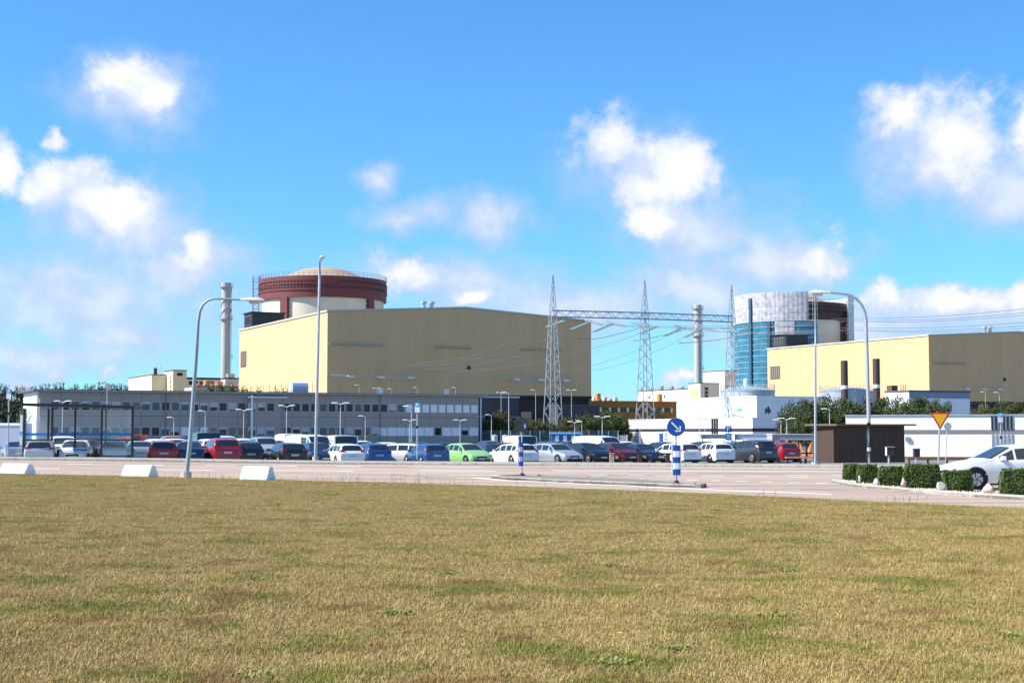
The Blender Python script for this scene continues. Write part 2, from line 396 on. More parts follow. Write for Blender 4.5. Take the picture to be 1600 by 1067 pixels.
strip([(x, kerb_y(x) - 6.2 + .35 * math.sin(x * .3)) for x in range(-50, 40, 2)], .5, mat('tar_seam2', (.19, .155, .135), .85, var=.25, vscale=.7), 'tar_seam', .003)
for a_ in ((610, 741, 690, 747), (150, 737, 330, 739), (1080, 738.5, 1240, 741), (1250, 765, 1500, 772), (440, 739, 620, 742)):
    p_ = on_ground(a_[0], a_[1]); q_ = on_ground(a_[2], a_[3]); strip([tuple(p_.lerp(q_, k / 8).xy + Vector((0, .3 * math.sin(k * 1.7)))) for k in range(9)], .16, tar_shade, 'tar_seam', .004)
# traffic island
isl = [on_ground(*p) for p in [(768, 747.2), (800, 750), (870, 753.6), (950, 757), (1030, 760.3), (1095, 762.3), (1104, 760.6), (1075, 757), (1000, 751.8), (900, 747.6), (820, 745.4)]]
ip = [(p.x, p.y) for p in isl]
mb = MB(); mb.prism(ip, -.05, .085); island = struct('traffic_island', mb, mat('island_cobble', (.20, .18, .155), .95, var=.2, vscale=6, bump=.5, bscale=14))
kerb_run(ip + [ip[0]], island, h=.115, w=.2, step=.9, material=mat('kerb_dark', (.29, .26, .22), .9, var=.2, vscale=3, bump=.4))

# lawn
EDGE = [(-400, 733), (-200, 736), (0, 739.6), (200, 743.5), (400, 748.5), (600, 753.5), (800, 759.5), (1000, 766.5), (1200, 775), (1400, 784.5), (1600, 794), (1850, 808)]
ed = [on_ground(px, py, .05) for px, py in EDGE]; ed = [(-70, 60.0)] + [(p.x, p.y) for p in ed] + [(40, 12)]
def edge_y(x):
    for (a, b), (c, d) in zip(ed, ed[1:]):
        if a <= x <= c: return b + (d - b) * (x - a) / (c - a)
    return ed[0][1] if x < ed[0][0] else ed[-1][1]
def lawn_z(x, y):
    d = edge_y(x) - y
    und = .035 * math.sin(x * .35 + y * .21) + .025 * math.sin(x * .9 - y * .6 + 1)
    return gz(x) * sms(-5, 25, y) + .05 + .03 * sms(0, 2, d) + und * sms(1, 6, d)
mb = MB(); NX = 111; NY = 90
lx = [-70 + i for i in range(NX)]
for j in range(NY):
    t = (j / (NY - 1))
    for x in lx:
        e = edge_y(x); y = -20 + (e + 20) * (1 - (1 - t) ** 1.4); mb.v.append((x, y, lawn_z(x, y)))
for x in lx: e = edge_y(x); mb.v.append((x, e + .03, gz(x) - .05))
for j in range(NY):
    for i in range(NX - 1): mb.f.append((j * NX + i, j * NX + i + 1, (j + 1) * NX + i + 1, (j + 1) * NX + i))
def grass_color(t, out):
    """patchy dry-grass colour by place: straw, brown, some green"""
    g = t.nodes.new('ShaderNodeNewGeometry')
    def nz(s, d=4, off=(0, 0, 0)):
        mp = t.nodes.new('ShaderNodeMapping'); mp.inputs['Location'].default_value = off; t.links.new(g.outputs['Position'], mp.inputs[0])
        n = t.nodes.new('ShaderNodeTexNoise'); n.inputs['Scale'].default_value = s; n.inputs['Detail'].default_value = d; t.links.new(mp.outputs[0], n.inputs['Vector']); return n.outputs[0]
    def ramp(x, lo, hi):
        m = t.nodes.new('ShaderNodeMapRange'); m.interpolation_type = 'SMOOTHSTEP'; m.inputs[1].default_value = lo; m.inputs[2].default_value = hi; t.links.new(x, m.inputs[0]); return m.outputs[0]
    def mix(f, a, b):
        m = t.nodes.new('ShaderNodeMix'); m.data_type = 'RGBA'
        t.links.new(f, m.inputs[0])
        for i, c in ((6, a), (7, b)):
            if isinstance(c, tuple): m.inputs[i].default_value = c + (1,)
            else: t.links.new(c, m.inputs[i])
        return m.outputs[2]
    return g, nz, ramp, mix
def lawn_material():
    m = bpy.data.materials.new('dry_lawn'); m.use_nodes = True; t = m.node_tree; b = t.nodes['Principled BSDF']; b.inputs['Roughness'].default_value = .95; b.inputs['Specular IOR Level'].default_value = .1
    g, nz, ramp, mix = grass_color(t, None)
    a = mix(ramp(nz(.5, 6), .38, .62), (.20, .145, .045), (.26, .18, .065))
    a = mix(ramp(nz(.35, 6, (31, 7, 0)), .50, .70), a, (.22, .205, .065))
    a = mix(ramp(nz(11, 6), .36, .72), a, (.15, .110, .05))
    t.links.new(a, b.inputs['Base Color'])
    bp = t.nodes.new('ShaderNodeBump'); bp.inputs['Strength'].default_value = .8; bp.inputs['Distance'].default_value = .04
    t.links.new(nz(40, 4), bp.inputs['Height']); t.links.new(bp.outputs[0], b.inputs['Normal'])
    return m
struct('lawn', mb, lawn_material(), True)
def blade_material():
    m = bpy.data.materials.new('grass_blade'); m.use_nodes = True; t = m.node_tree; b = t.nodes['Principled BSDF']; b.inputs['Roughness'].default_value = .75; b.inputs['Specular IOR Level'].default_value = .2
    g, nz, ramp, mix = grass_color(t, None)
    oi = t.nodes.new('ShaderNodeObjectInfo')
    isl_ = t.nodes.new('ShaderNodeMath'); isl_.operation = 'ADD'; t.links.new(oi.outputs['Random'], isl_.inputs[0]); t.links.new(g.outputs['Random Per Island'], isl_.inputs[1])
    fr_ = t.nodes.new('ShaderNodeMath'); fr_.operation = 'FRACT'; t.links.new(isl_.outputs[0], fr_.inputs[0]); rnd_ = fr_.outputs[0]
    a = mix(rnd_, (.20, .135, .042), (.66, .50, .20))
    gr = mix(rnd_, (.095, .105, .018), (.38, .36, .085))
    f1 = ramp(nz(.8, 7, (31, 7, 0)), .46, .74)
    ad = t.nodes.new('ShaderNodeMath'); ad.operation = 'MULTIPLY_ADD'; ad.inputs[1].default_value = .55; t.links.new(nz(7, 3), ad.inputs[0]); t.links.new(f1, ad.inputs[2])
    a = mix(ramp(ad.outputs[0], .26, 1.0), a, gr)
    a = mix(ramp(nz(1.1, 6, (5, 50, 0)), .52, .72), a, (.28, .17, .068))
    t.links.new(a, b.inputs['Base Color']); return m
bladem = blade_material()
tufts = bpy.data.collections.new('tuft_kinds')
for k in range(7):
    tm = MB(); rr = random.Random(k)
    for i in range(30):
        a = rr.uniform(0, 6.28); r = .085 * math.sqrt(rr.random()); x, y = r * math.cos(a), r * math.sin(a); h = rr.uniform(.008, .026) * (2.2 if k == 5 and i < 3 else 3.0 if k == 6 and i < 3 else 1)
        ln = rr.uniform(.3, 1.5) * h; b2 = rr.uniform(0, 6.28); w = rr.uniform(.0010, .0019); cx, cy = math.cos(b2), math.sin(b2)
        px_, py_ = -cy * w, cx * w
        tm.add([(x - px_, y - py_, -.01), (x + px_, y + py_, -.01), (x + cx * ln * .45 + px_ * .8, y + cy * ln * .45 + py_ * .8, h * .65), (x + cx * ln * .45 - px_ * .8, y + cy * ln * .45 - py_ * .8, h * .65), (x + cx * ln, y + cy * ln, h)],
               [(0, 1, 2, 3), (3, 2, 4)])
    me = bpy.data.meshes.new('tuft'); me.from_pydata(tm.v, [], tm.f); me.materials.append(bladem)
    tufts.objects.link(bpy.data.objects.new('tuft', me))
pts = []; rr = random.Random(3)
def scatter(y0, y1, dens):
    n_ = int((y1 - y0) * .78 * (y0 + y1) / 2 * dens)
    for _ in range(n_):
        y = rr.uniform(y0, y1); x = rr.uniform(-.39, .39) * y
        if y < edge_y(x) - .02: pts.append((x, y, lawn_z(x, y)))
for y0, y1, d in ((8, 13, 760), (13, 18, 460), (18, 26, 260), (26, 36, 130), (36, 58, 60)): scatter(y0, y1, d)
me = bpy.data.meshes.new('grass'); me.from_pydata(pts, [], []); go = bpy.data.objects.new('grass', me); COL.objects.link(go)
tag(go, 'dry straw-coloured grass with green patches covering the lawn', 'grass', kind='stuff')
ng = bpy.data.node_groups.new('scatter', 'GeometryNodeTree'); ng.interface.new_socket('Geometry', in_out='INPUT', socket_type='NodeSocketGeometry'); ng.interface.new_socket('Geometry', in_out='OUTPUT', socket_type='NodeSocketGeometry')
gi = ng.nodes.new('NodeGroupInput'); gout = ng.nodes.new('NodeGroupOutput'); iop = ng.nodes.new('GeometryNodeInstanceOnPoints'); ci = ng.nodes.new('GeometryNodeCollectionInfo')
ci.inputs['Collection'].default_value = tufts; ci.inputs['Separate Children'].default_value = True; ci.inputs['Reset Children'].default_value = True; iop.inputs['Pick Instance'].default_value = True
rv = ng.nodes.new('FunctionNodeRandomValue'); rv.data_type = 'FLOAT_VECTOR'; rv.inputs[0].default_value = (-.25, -.25, 0); rv.inputs[1].default_value = (.25, .25, 6.28)
rs = ng.nodes.new('FunctionNodeRandomValue'); rs.data_type = 'FLOAT'; rs.inputs[2].default_value = .6; rs.inputs[3].default_value = 1.25
ng.links.new(gi.outputs[0], iop.inputs['Points']); ng.links.new(ci.outputs[0], iop.inputs['Instance']); ng.links.new(rv.outputs[0], iop.inputs['Rotation'])
ng.links.new(rs.outputs[1], iop.inputs['Scale']); ng.links.new(iop.outputs[0], gout.inputs[0])
md = go.modifiers.new('scatter', 'NODES'); md.node_group = ng
# ================================================================== BUILDINGS
def V2(p): return Vector((p[0], p[1], 0))
def solve(C, d, px):
    """length along d from C until the point is seen at column px"""
    k = (px - 800) / F; C = V2(C)
    return (k * C.y - C.x) / (d.x - k * d.y)
def zat(py, Y): return at(800, py, Y).z
GB = -.7                                                        # foundation level
def ribbed(mb, o, d, L, nrm, z0, z1f, pitch=.55, amp=.07):
    """trapezoid-ribbed cladding sheet along d; z1f(t) gives the top"""
    n_ = int(L / pitch); vs = []
    prof = [(0, 0), (.35, 0), (.5, amp), (.85, amp)]
    for i in range(n_):
        for (f, a) in prof:
            t = min(L, (i + f) * L / n_); p = V2(o) + d * t + nrm * a; vs += [(p.x, p.y, z0), (p.x, p.y, z1f(t))]
    p = V2(o) + d * L; vs += [(p.x, p.y, z0), (p.x, p.y, z1f(L))]
    m_ = len(vs) // 2
    mb.add(vs, [(2 * i, 2 * i + 2, 2 * i + 3, 2 * i + 1) for i in range(m_ - 1)])
def rail(mb, pts, h=1.1, posts=1.5, r=.035):
    for a, b in zip(pts, pts[1:]):
        a = Vector(a); b = Vector(b); up = Vector((0, 0, h)); mb.tube(a + up, b + up, r, n=4); mb.tube(a + up * .5, b + up * .5, r * .8, n=4)
        k = max(1, int((b - a).length / posts))
        for i in range(k + 1): p = a + (b - a) * (i / k); mb.tube(p, p + up, r, n=4)

def turbine_hall(A, depth, label, L=66.0, ridge=2.0, strips=(), bus=(), grp=None):
    A = V2(A); B = A + UD * L; C = A + VD * depth; D = B + VD * depth
    ze = 28.07; zb = 10.4; nf = -VD; ns = -UD
    t = thing('turbine_hall', (A.x, A.y, GB), label, 'building', grp)
    top = lambda s_: ze + ridge * (1 - abs(s_ - L / 2) / (L / 2))
    m1 = MB(); ribbed(m1, A, UD, L, nf, zb, top); m1.build('front_cladding', yellow, t)
    m1 = MB(); ribbed(m1, A, VD, depth, ns, GB, lambda s_: ze, pitch=.8, amp=.03); m1.build('side_cladding', yellow, t)
    m1 = MB(); m1.add([(B.x, B.y, GB), (D.x, D.y, GB), (D.x, D.y, ze), (B.x, B.y, ze)], [(0, 1, 2, 3)])
    m1.add([(C.x, C.y, GB), (D.x, D.y, GB), (D.x, D.y, ze), ((C.x + D.x) / 2, (C.y + D.y) / 2, ze + ridge), (C.x, C.y, ze)], [(0, 1, 2, 3, 4)]); m1.build('rear_wall', yellow, t)
    Mf = A + UD * (L / 2); Mb = C + UD * (L / 2)
    m1 = MB(); e = .25
    def rp(p, z): return (p.x, p.y, z)
    for (p, q, z0, z1) in ((A - UD * e - VD * e, Mf - VD * e, ze, ze + ridge), (Mf - VD * e, B + UD * e - VD * e, ze + ridge, ze)):
        q2 = q + VD * (depth + 2 * e); p2 = p + VD * (depth + 2 * e)
        m1.add([rp(p, z0 + .02), rp(q, z1 + .02), rp(q2, z1 + .02), rp(p2, z0 + .02), rp(p, z0 + .4), rp(q, z1 + .4), rp(q2, z1 + .4), rp(p2, z0 + .4)],
               [(0, 3, 2, 1), (4, 5, 6, 7), (0, 1, 5, 4), (1, 2, 6, 5), (2, 3, 7, 6), (3, 0, 4, 7)])
    m1.build('roof', mat('hall_roof_edge', (.50, .48, .40), .7, var=.05), t)
    m1 = MB(); o = A + VD * 1.2 + UD * .3; m1.obox(o, UD, L - .6, VD, .5, GB, zb); m1.build('plinth', dkwall, t)
    m1 = MB(); o = A - VD * .12; m1.obox(o - UD * .1, UD, L + .2, VD, .1, zb - .45, zb); m1.build('drip_edge', dkwall, t)
    # louvre window on the side face
    w0 = depth - 6.5
    fr = MB(); o = A + VD * w0 - UD * .12; fr.obox(o, VD, 5.0, UD, .1, 18.6, 22.6); f_ = fr.build('louvre', mat('louvre_brown', (.10, .075, .06), .7), t)
    for k in range(5):
        b_ = MB(); b_.obox(A + VD * (w0 + .15 + k * 1.0) - UD * .2, VD, .7, UD, .06, 18.8, 22.4); b_.build('slat', mat('louvre_slat', (.20, .16, .13), .6), f_)
    # roof fans
    for k in range(2):
        c = A + UD * (L * .37 + k * 2.0) + VD * 4; zr = top(L * .37) + .3
        v_ = MB(); v_.lathe(c, [(.01, zr + 1.9), (.75, zr + 1.8), (.75, zr + 1.3), (.45, zr + 1.2), (.45, zr - .3)], 12); v_.build('roof_fan', steel, t, True)
    for (s0, s1, z) in strips:
        m1 = MB(); m1.obox(A + UD * s0 - VD * .45, UD, s1 - s0, VD, .3, z, z + .22); m1.build('cable_tray', mat('tray', (.33, .31, .27), .6), t)
    for (s0, s1, z) in bus:
        bb = thing('busbar', tuple(V2(A + UD * s0 - VD * 1.2)) [:2] + (z,), None, None)
        m1 = MB()
        a_ = A + UD * s0 - VD * 1.2; b_ = A + UD * s1 - VD * 1.2
        bb['label'] = 'white insulated busbar bracketed to %s' % ('the hall wall behind the office' if s0 < 20 else 'the hall wall behind the pylon') if A.x < 0 else 'white insulated busbar on the hall beside the pale low block'
        bb['category'] = 'busbar'; bb['group'] = 'busbars on the hall fronts'
        for dz in (0, .35): m1.tube((a_.x, a_.y, z + dz), (b_.x, b_.y, z - .25 + dz), .07, n=5)
        m1.build('conductor', mat('conductor_pale', (.55, .60, .58), .4, .2), bb)
        n_ = max(3, int((s1 - s0) / 5.5))
        for k in range(n_):
            p = a_ + (b_ - a_) * ((k + .5) / n_); q = p + UD * 1.6
            i_ = MB(); i_.tube((p.x, p.y, z + .15), (q.x, q.y, z + .05), .26, .22, 8); i_.build('insulator', porc, bb)
            i_ = MB(); i_.tube((p.x, p.y, z), tuple(V2(p + VD * 1.15))[:2] + (z + .3,), .05, n=4); i_.build('bracket', steel, bb)
    return t, A, B, C, D, top
A1 = at(511, 600, 320); A2 = at(1452, 600, 400.6)
h1, hA, hB, hC, hD, htop = turbine_hall(A1, 68, 'yellow turbine hall with grey shaded gable front behind the two-storey office', strips=((.3, 13, 20.9), (25.5, 34.5, 20.9), (47, 58, 20.9)),
             bus=((.6, 22, 13.9), (41.5, 61, 13.9)), grp='twin turbine halls')
h2, gA, gB, gC, gD, gtop = turbine_hall(A2, 73, 'yellow turbine hall with two brown stacks in front, beside the wrapped reactor', strips=((.3, 13, 20.6),), bus=((9, 27, 13.7),), grp='twin turbine halls')
m1 = MB(); o = hA + UD * 33.5 - VD * .25; m1.obox(o, UD, .8, VD, .2, 16.2, 17.1); m1.build('vent_hole', black, h1)
m1 = MB(); o = gA + UD * 27 - VD * .25; m1.obox(o, UD, .8, VD, .2, 16.2, 17.1); m1.build('vent_hole', black, h2)
# black plant rooms on the back roof corners
def roof_unit(C, label):
    o = V2(C) + UD * .6 - VD * 9
    t = thing('rooftop_unit', (o.x, o.y, 28.3), label, 'plant room', 'black plant rooms on the hall roofs')
    m1 = MB(); m1.obox(o, UD, 8.5, VD, 7, 28.3, 32.2); m1.build('casing', mat('black_casing', (.022, .026, .034), .6), t)
    m1 = MB(); m1.obox(o - UD * .35 - VD * .3, UD, 9.2, VD, 7.6, 32.2, 32.5); m1.build('lid', black, t)
    g = MB(); g.obox(o - UD * .1 + VD * 1, VD, 5, UD, .1, 29.2, 31.6); gr = g.build('grille', mat('grille_grey', (.20, .21, .22), .6), t)
    for k in range(6): b_ = MB(); b_.obox(o - UD * .18 + VD * (1.1 + .82 * k), VD, .5, UD, .06, 29.3, 31.5); b_.build('slat', dark, gr)
    p = MB(); p.tube((o + UD * 9.2).to_tuple()[:2] + (28.3,), (o + UD * 9.2).to_tuple()[:2] + (30.4,), .35, n=8); p.build('flue', mat('flue', (.10, .06, .05), .6), t)
roof_unit(hC, 'black plant room on the roof corner beside the red-banded reactor')
roof_unit(gC, 'black plant room on the roof corner before the scaffolded reactor')

# ------------------------------------------------------------------ reactors
def reactor(c, label, wrapped):
    t = thing('reactor_building', (c[0], c[1], GB), label, 'reactor', 'twin reactor buildings')
    Rr = 18.1; zt = 45.0; zm = 39.1
    m1 = MB(); m1.lathe(c, [(Rr - .8, GB), (Rr - .8, zm + .2)], 96); m1.build('drum', cream, t, True)
    band = MB(); band.lathe(c, [(Rr - .8, zm), (Rr, zm), (Rr, 41.0), (Rr + .22, 41.0), (Rr + .22, 41.5), (Rr, 41.5), (Rr, 42.7), (Rr + .22, 42.7), (Rr + .22, 43.1), (Rr, 43.1), (Rr, zt), (Rr - .6, zt), (Rr - .6, zt - .3), (12.4, zt - .1)], 128)
    rb_ = mat('shaded_red_steel', (.06, .028, .028), .65, var=.12, vscale=.35) if wrapped else redbr  # wrapped reactor: shade on the red band is put into its colour
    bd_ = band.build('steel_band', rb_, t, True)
    for zz in (41.75, 43.35):
        br = MB()
        for k in range(110):
            a = 2 * math.pi * k / 110
            if zz > 43 and .02 < a < .35: continue
            br.arc(c, Rr - .05, Rr + .16, a, a + .026, zz, zz + .45, 1)
        tag(br.build('bracket_row', dark, bd_), kind='stuff')
    m1 = MB(); m1.lathe(c, [(12.5, zt - .2), (12.5, zt + .35), (12.1, zt + .5), (9.5, zt + 2.0), (6.3, zt + 3.3), (3, zt + 4.0), (.01, zt + 4.25)], 64); m1.build('dome', tan, t, True)
    m1 = MB(); m1.lathe(c, [(Rr - .7, zt), (12.6, zt + .1)], 64); m1.build('roof_deck', mat('deck_pale', (.45, .40, .33), .85), t)
    m1 = MB(); k_ = 72
    for k in range(k_):
        a = 2 * math.pi * k / k_; b_ = 2 * math.pi * (k + 1) / k_; p = (c[0] + Rr * math.sin(a), c[1] - Rr * math.cos(a)); q = (c[0] + Rr * math.sin(b_), c[1] - Rr * math.cos(b_))
        m1.tube((p[0], p[1], zt), (p[0], p[1], zt + 1.2), .05, n=4)
        for h_ in (.6, 1.2): m1.tube((p[0], p[1], zt + h_), (q[0], q[1], zt + h_), .045, n=4)
    tag(m1.build('roof_railing', mat('rail_rust', (.16, .11, .10), .6), t))
    for a in (-.585, .90, -2.0, 2.3):
        m1 = MB(); m1.arc(c, Rr - .85, Rr + .02, a, a + .135, GB, zm + .1, 3); m1.build('buttress', redbr, t)
        m1 = MB()
        for k in range(22):
            for aa in (a - .018, a + .135): m1.arc(c, Rr - .82, Rr - .55, aa, aa + .018, 16 + k * 1.05, 16.5 + k * 1.05, 1)
        tag(m1.build('anchor_row', mat('anchor', (.14, .09, .07), .7), t), kind='stuff')
    # stair mast at the left
    p = Vector((c[0] - Rr - .9, c[1] - 2, 0)); m1 = MB(); w = .8
    for dx in (-w, w):
        for dy in (-w, w): m1.tube((p.x + dx, p.y + dy, 20), (p.x + dx, p.y + dy, zt + 1.2), .07, n=4)
    for k in range(14):
        z = 20 + k * 1.9
        for (x0, y0, x1, y1) in ((-w, -w, w, -w), (w, -w, w, w), (w, w, -w, w), (-w, w, -w, -w)):
            m1.tube((p.x + x0, p.y + y0, z), (p.x + x1, p.y + y1, z), .05, n=4); m1.tube((p.x + x0, p.y + y0, z), (p.x + x1, p.y + y1, z + 1.9), .045, n=4)
    tag(m1.build('stair_mast', mat('mast_rust', (.20, .12, .11), .6), t))
    return t
rc1 = at(504, 600, 421); rc1 = (rc1.x, rc1.y); rc2 = at(1241, 600, 502); rc2 = (rc2.x, rc2.y)
reactor(rc1, 'round reactor building with dark red steel band and tan dome', False)
reactor(rc2, 'round reactor building half hidden by scaffolding and white sheeting', True)
sc_ = thing('scaffolding', (rc2[0], rc2[1], GB), 'scaffold with white sheeting above and blue netting below round a reactor', 'scaffolding')
Rs = 20.0
sheet = mat('white_sheeting', (.40, .40, .43), .75, var=.32, vscale=.7, bump=.8, bscale=1.4); net = mat('blue_netting', (.030, .165, .25), .85, var=.35, vscale=.35, stretch=(1, 1, 2.5)); netd = mat('dark_netting', (.03, .09, .14), .7, var=.2)
def sheets(a0, a1, z0, z1, rows, mt, name, step=.075, puff=.13):
    k = max(1, round((a1 - a0) / step))
    for i in range(k):
        for j in range(rows):
            b0 = a0 + (a1 - a0) * i / k; b1 = a0 + (a1 - a0) * (i + 1) / k; y0 = z0 + (z1 - z0) * j / rows; y1 = z0 + (z1 - z0) * (j + 1) / rows
            m2 = MB(); vs = []; rnd = random.uniform(.6, 1.2)
            for u in range(4):
                for w in range(4):
                    a = b0 + (b1 - b0) * (u / 3 * .985 + .0075); z = y0 + (y1 - y0) * (w / 3 * .98 + .01)
                    bulge = puff * rnd * (math.sin(math.pi * u / 3) * (.35 + .65 * math.sin(math.pi * w / 3))); r = Rs + .08 + bulge
                    vs.append((rc2[0] + r * math.sin(a), rc2[1] - r * math.cos(a), z))
            m2.add(vs, [(u * 4 + w, u * 4 + w + 4, u * 4 + w + 5, u * 4 + w + 1) for u in range(3) for w in range(3)])
            m2.build(name, mt, sc_, True)
sheets(-2.5, .05, 38.5, 48.2, 4, sheet, 'sheet'); sheets(.93, 2.4, 30.0, 48.2, 6, mat('grey_sheeting', (.50, .52, .57), .6, var=.12, vscale=.5), 'sheet')
sheets(-.50, -.17, 33.6, 38.4, 2, sheet, 'sheet')
sheets(-2.2, -.52, 8, 38.3, 12, net, 'net', .13, .12); sheets(-.15, .20, 24, 38.3, 6, net, 'net', .12, .12); sheets(-.50, -.17, 8, 33.4, 10, net, 'net', .12, .1)
for a in (-.98, -.62): 
    m2 = MB(); m2.arc(rc2, Rs + .2, Rs + .7, a, a + .05, 8, 46.5 if a < -.9 else 38.4, 2); m2.build('hoist_mast', netd, sc_)
for j in range(16):
    z = 10 + j * 1.9; m2 = MB(); m2.arc(rc2, Rs + .12, Rs + .24, -2.2, .2, z, z + .13, 40); m2.build('ledger', mat('ledger_pale', (.35, .50, .56), .5), sc_)
for j in range(6):
    z = 38.8 + j * 1.75; m2 = MB(); m2.arc(rc2, Rs - 1.0, Rs, .05, .21, z, z + .16, 3); m2.build('platform', steel, sc_)
for a in (.06, .13, .21, .90, .93):
    m2 = MB(); p = (rc2[0] + Rs * math.sin(a), rc2[1] - Rs * math.cos(a)); m2.tube((p[0], p[1], 28), (p[0], p[1], 48.4), .08, n=5); m2.build('standard', steel, sc_)

# ------------------------------------------------------------------ chimneys
def chimney(px, Y, label):
    c = at(px, 600, Y); c = (c.x, c.y); t = thing('chimney', (c[0], c[1], GB), label, 'chimney', 'tall grey vent chimneys'); r = 1.35
    m1 = MB(); m1.lathe(c, [(r * 1.05, GB), (r, 20), (r * .97, 36), (r * .97, 42.5), (r * 1.1, 44.6), (r * 1.1, 46.6), (r * .8, 46.6), (r * .8, 45)], 28); m1.build('shaft', mat('chimney_grey', (.40, .395, .38), .8, var=.12, vscale=.5, stretch=(1, 1, .25)), t, True)
    hel = MB()
    for s_ in range(3):
        pts_ = [(c[0] + (r + .05) * math.sin(a * .55 + s_ * 2.094), c[1] - (r + .05) * math.cos(a * .55 + s_ * 2.094), 36 + a * .75) for a in [k * .5 for k in range(17)]]
        hel.path(pts_, .16, 5)
    hel.build('helical_strake', mat('chimney_grey', (.40, .395, .38)), t, True)
    for z in (35.6, 45.2, 24):
        if z == 24: m1 = MB(); m1.arc(c, r, r + .9, .9, 2.2, z, z + .15, 4)
        else: m1 = MB(); m1.lathe(c, [(r, z), (r + .75, z), (r + .75, z + .12), (r, z + .12)], 24)
        pf = m1.build('platform', steel, t); m1 = MB(); k_ = 16
        for k in range(k_):
            if z == 24 and not 2 <= k <= 5: continue
            a = 2 * math.pi * k / k_; b_ = 2 * math.pi * (k + 1) / k_; f = lambda q: (c[0] + (r + .72) * math.sin(q), c[1] - (r + .72) * math.cos(q))
            m1.tube(f(a) + (z,), f(a) + (z + 1.1,), .045, n=4); m1.tube(f(a) + (z + 1.1,), f(b_) + (z + 1.1,), .045, n=4)
        m1.build('handrail', steel, pf)
    m1 = MB(); lx_ = c[0] + r + .3
    for dy in (-.25, .25): m1.tube((lx_, c[1] + dy - .3, 5), (lx_, c[1] + dy - .3, 45), .04, n=4)
    for k in range(50): m1.tube((lx_, c[1] - .55, 5 + k * .8), (lx_, c[1] - .05, 5 + k * .8), .03, n=4)
    m1.build('ladder', mat('ladder_rust', (.22, .17, .15), .6), t)
chimney(352, 440, 'tall grey vent chimney left of the red-banded reactor'); chimney(1091, 517, 'tall grey vent chimney between the pylons and the scaffolded reactor')

# ------------------------------------------------------------------ generic oriented block
def block(name, label, pxc, Y, pxl, pxr, ytop, m_wall, cat='building', m_side=None, z0=GB, group=None, parapet=.25, roof=roofm, minu=4, minv=4):
    c = at(pxc, 600, Y); C = V2(c); Lv = max(minv, solve(C, VD, pxl)) if pxl is not None else minv; Lu = max(minu, solve(C, UD, pxr)) if pxr is not None else minu
    z1 = zat(ytop, Y); t = thing(name, (C.x, C.y, z0), label, cat, group)
    m1 = MB(); m1.obox(C, UD, Lu, VD, Lv, z0, z1); m1.build('wall', m_wall, t)
    m1 = MB(); m1.obox(C - UD * .12 - VD * .12, UD, Lu + .24, VD, Lv + .24, z1, z1 + parapet); m1.build('roof', roof, t)
    return t, C, Lu, Lv, z1
def face_box(t, name, C, d, s0, s1, nrm, z0, z1, m, out=.05, thick=.12):
    m1 = MB(); m1.obox(V2(C) + d * s0 + nrm * out, d, s1 - s0, -nrm, thick, z0, z1); return m1.build(name, m, t)
creamw = mat('cream_wall', (.72, .62, .40), .75, var=.05, vscale=.3); whit2 = mat('warm_white_wall', (.78, .72, .60), .8, var=.04, vscale=.3)
# pale yellow service block far left
t, C, Lu, Lv, z1 = block('service_block', 'long pale yellow service block left of the chimney', 237, 430, 201, 262, 586, creamw)
for k in range(2): face_box(t, 'vent', C, VD, 4 + 8 * k, 4.6 + 8 * k, -UD, 11, 12, dark)
m1 = MB(); m1.lathe((C.x + .8, C.y + 1), [(.01, z1 + 2.2), (.5, z1 + 2), (.5, z1)], 8); m1.build('roof_cowl', dark, t)
for k in range(4):
    p = C + UD * (1 + k * 1.2) + VD * (2 + k * 2); m1 = MB(); m1.tube((p.x, p.y, z1), (p.x, p.y, z1 + 2.5 + (k % 2)), .06, n=4); m1.build('aerial', steel, t)
t, C, Lu, Lv, z1 = block('stair_tower', 'pale yellow stair tower with a column of dark windows', 270, 425, 257, 288, 579, creamw, roof=dkwall)
for k in range(5): face_box(t, 'window', C, VD, 2.0, 3.0, -UD, z1 - 2.4 - k * 1.3, z1 - 1.5 - k * 1.3, pane_d)
face_box(t, 'window', C, UD, 1.2, 2.8, -VD, z1 - 1.5, z1 - .6, pane_d)
t, C, Lu, Lv, z1 = block('pump_house', 'low pale building with dark roof edge behind the orange tanks', 291, 440, 286, 352, 592.5, whit2, parapet=.6, roof=dkwall)
for k in range(8): face_box(t, 'window', C, UD, .8 + k * 1.6, 1.9 + k * 1.6, -VD, z1 - 1.6, z1 - .5, pane_d)
for i, px in enumerate((324, 342, 313)):
    c = at(px, 600, 405 + i * 12); z = zat(594.5 if i < 2 else 596.5, 405); r_ = 1.15 if i < 2 else .6
    t = thing('orange_tank', (c.x, c.y, z - 1.7), ('orange round tank nearer the lamp post arm', 'orange round tank nearer the grey chimney', 'small orange tank beside the two larger orange ones')[i], 'tank', 'orange tanks'); m1 = MB()
    m1.lathe((c.x, c.y), [(.01, z + .12), (r_, z), (r_, z - 1.75), (.01, z - 1.75)], 16); m1.build('shell', orange, t, True)
    m1 = MB(); m1.lathe((c.x, c.y), [(r_ * .5, GB), (r_ * .5, z - 1.75)], 8); m1.build('stand', steel, t)
t, C, Lu, Lv, z1 = block('pipe_deck', 'grey rooftop pipe deck below the orange tanks', 300, 400, 288, 372, 604, mat('pipe_deck_grey', (.40, .37, .33), .8))
m1 = MB(); rail(m1, [tuple(C + UD * .2)[:2] + (z1,), tuple(C + UD * (Lu - .2))[:2] + (z1,)], 1.2, 1.2, .05); m1.build('guard_rail', mat('rail_rust2', (.25, .16, .12), .7), t)
for k in range(7):
    p = C + UD * (2 + k * 1.9) + VD * 1; m1 = MB(); m1.lathe((p.x, p.y), [(.01, z1 + .9), (.5, z1 + .7), (.5, z1)], 10); m1.build('vessel', (orange, steel, concrete)[k % 3], t, True)
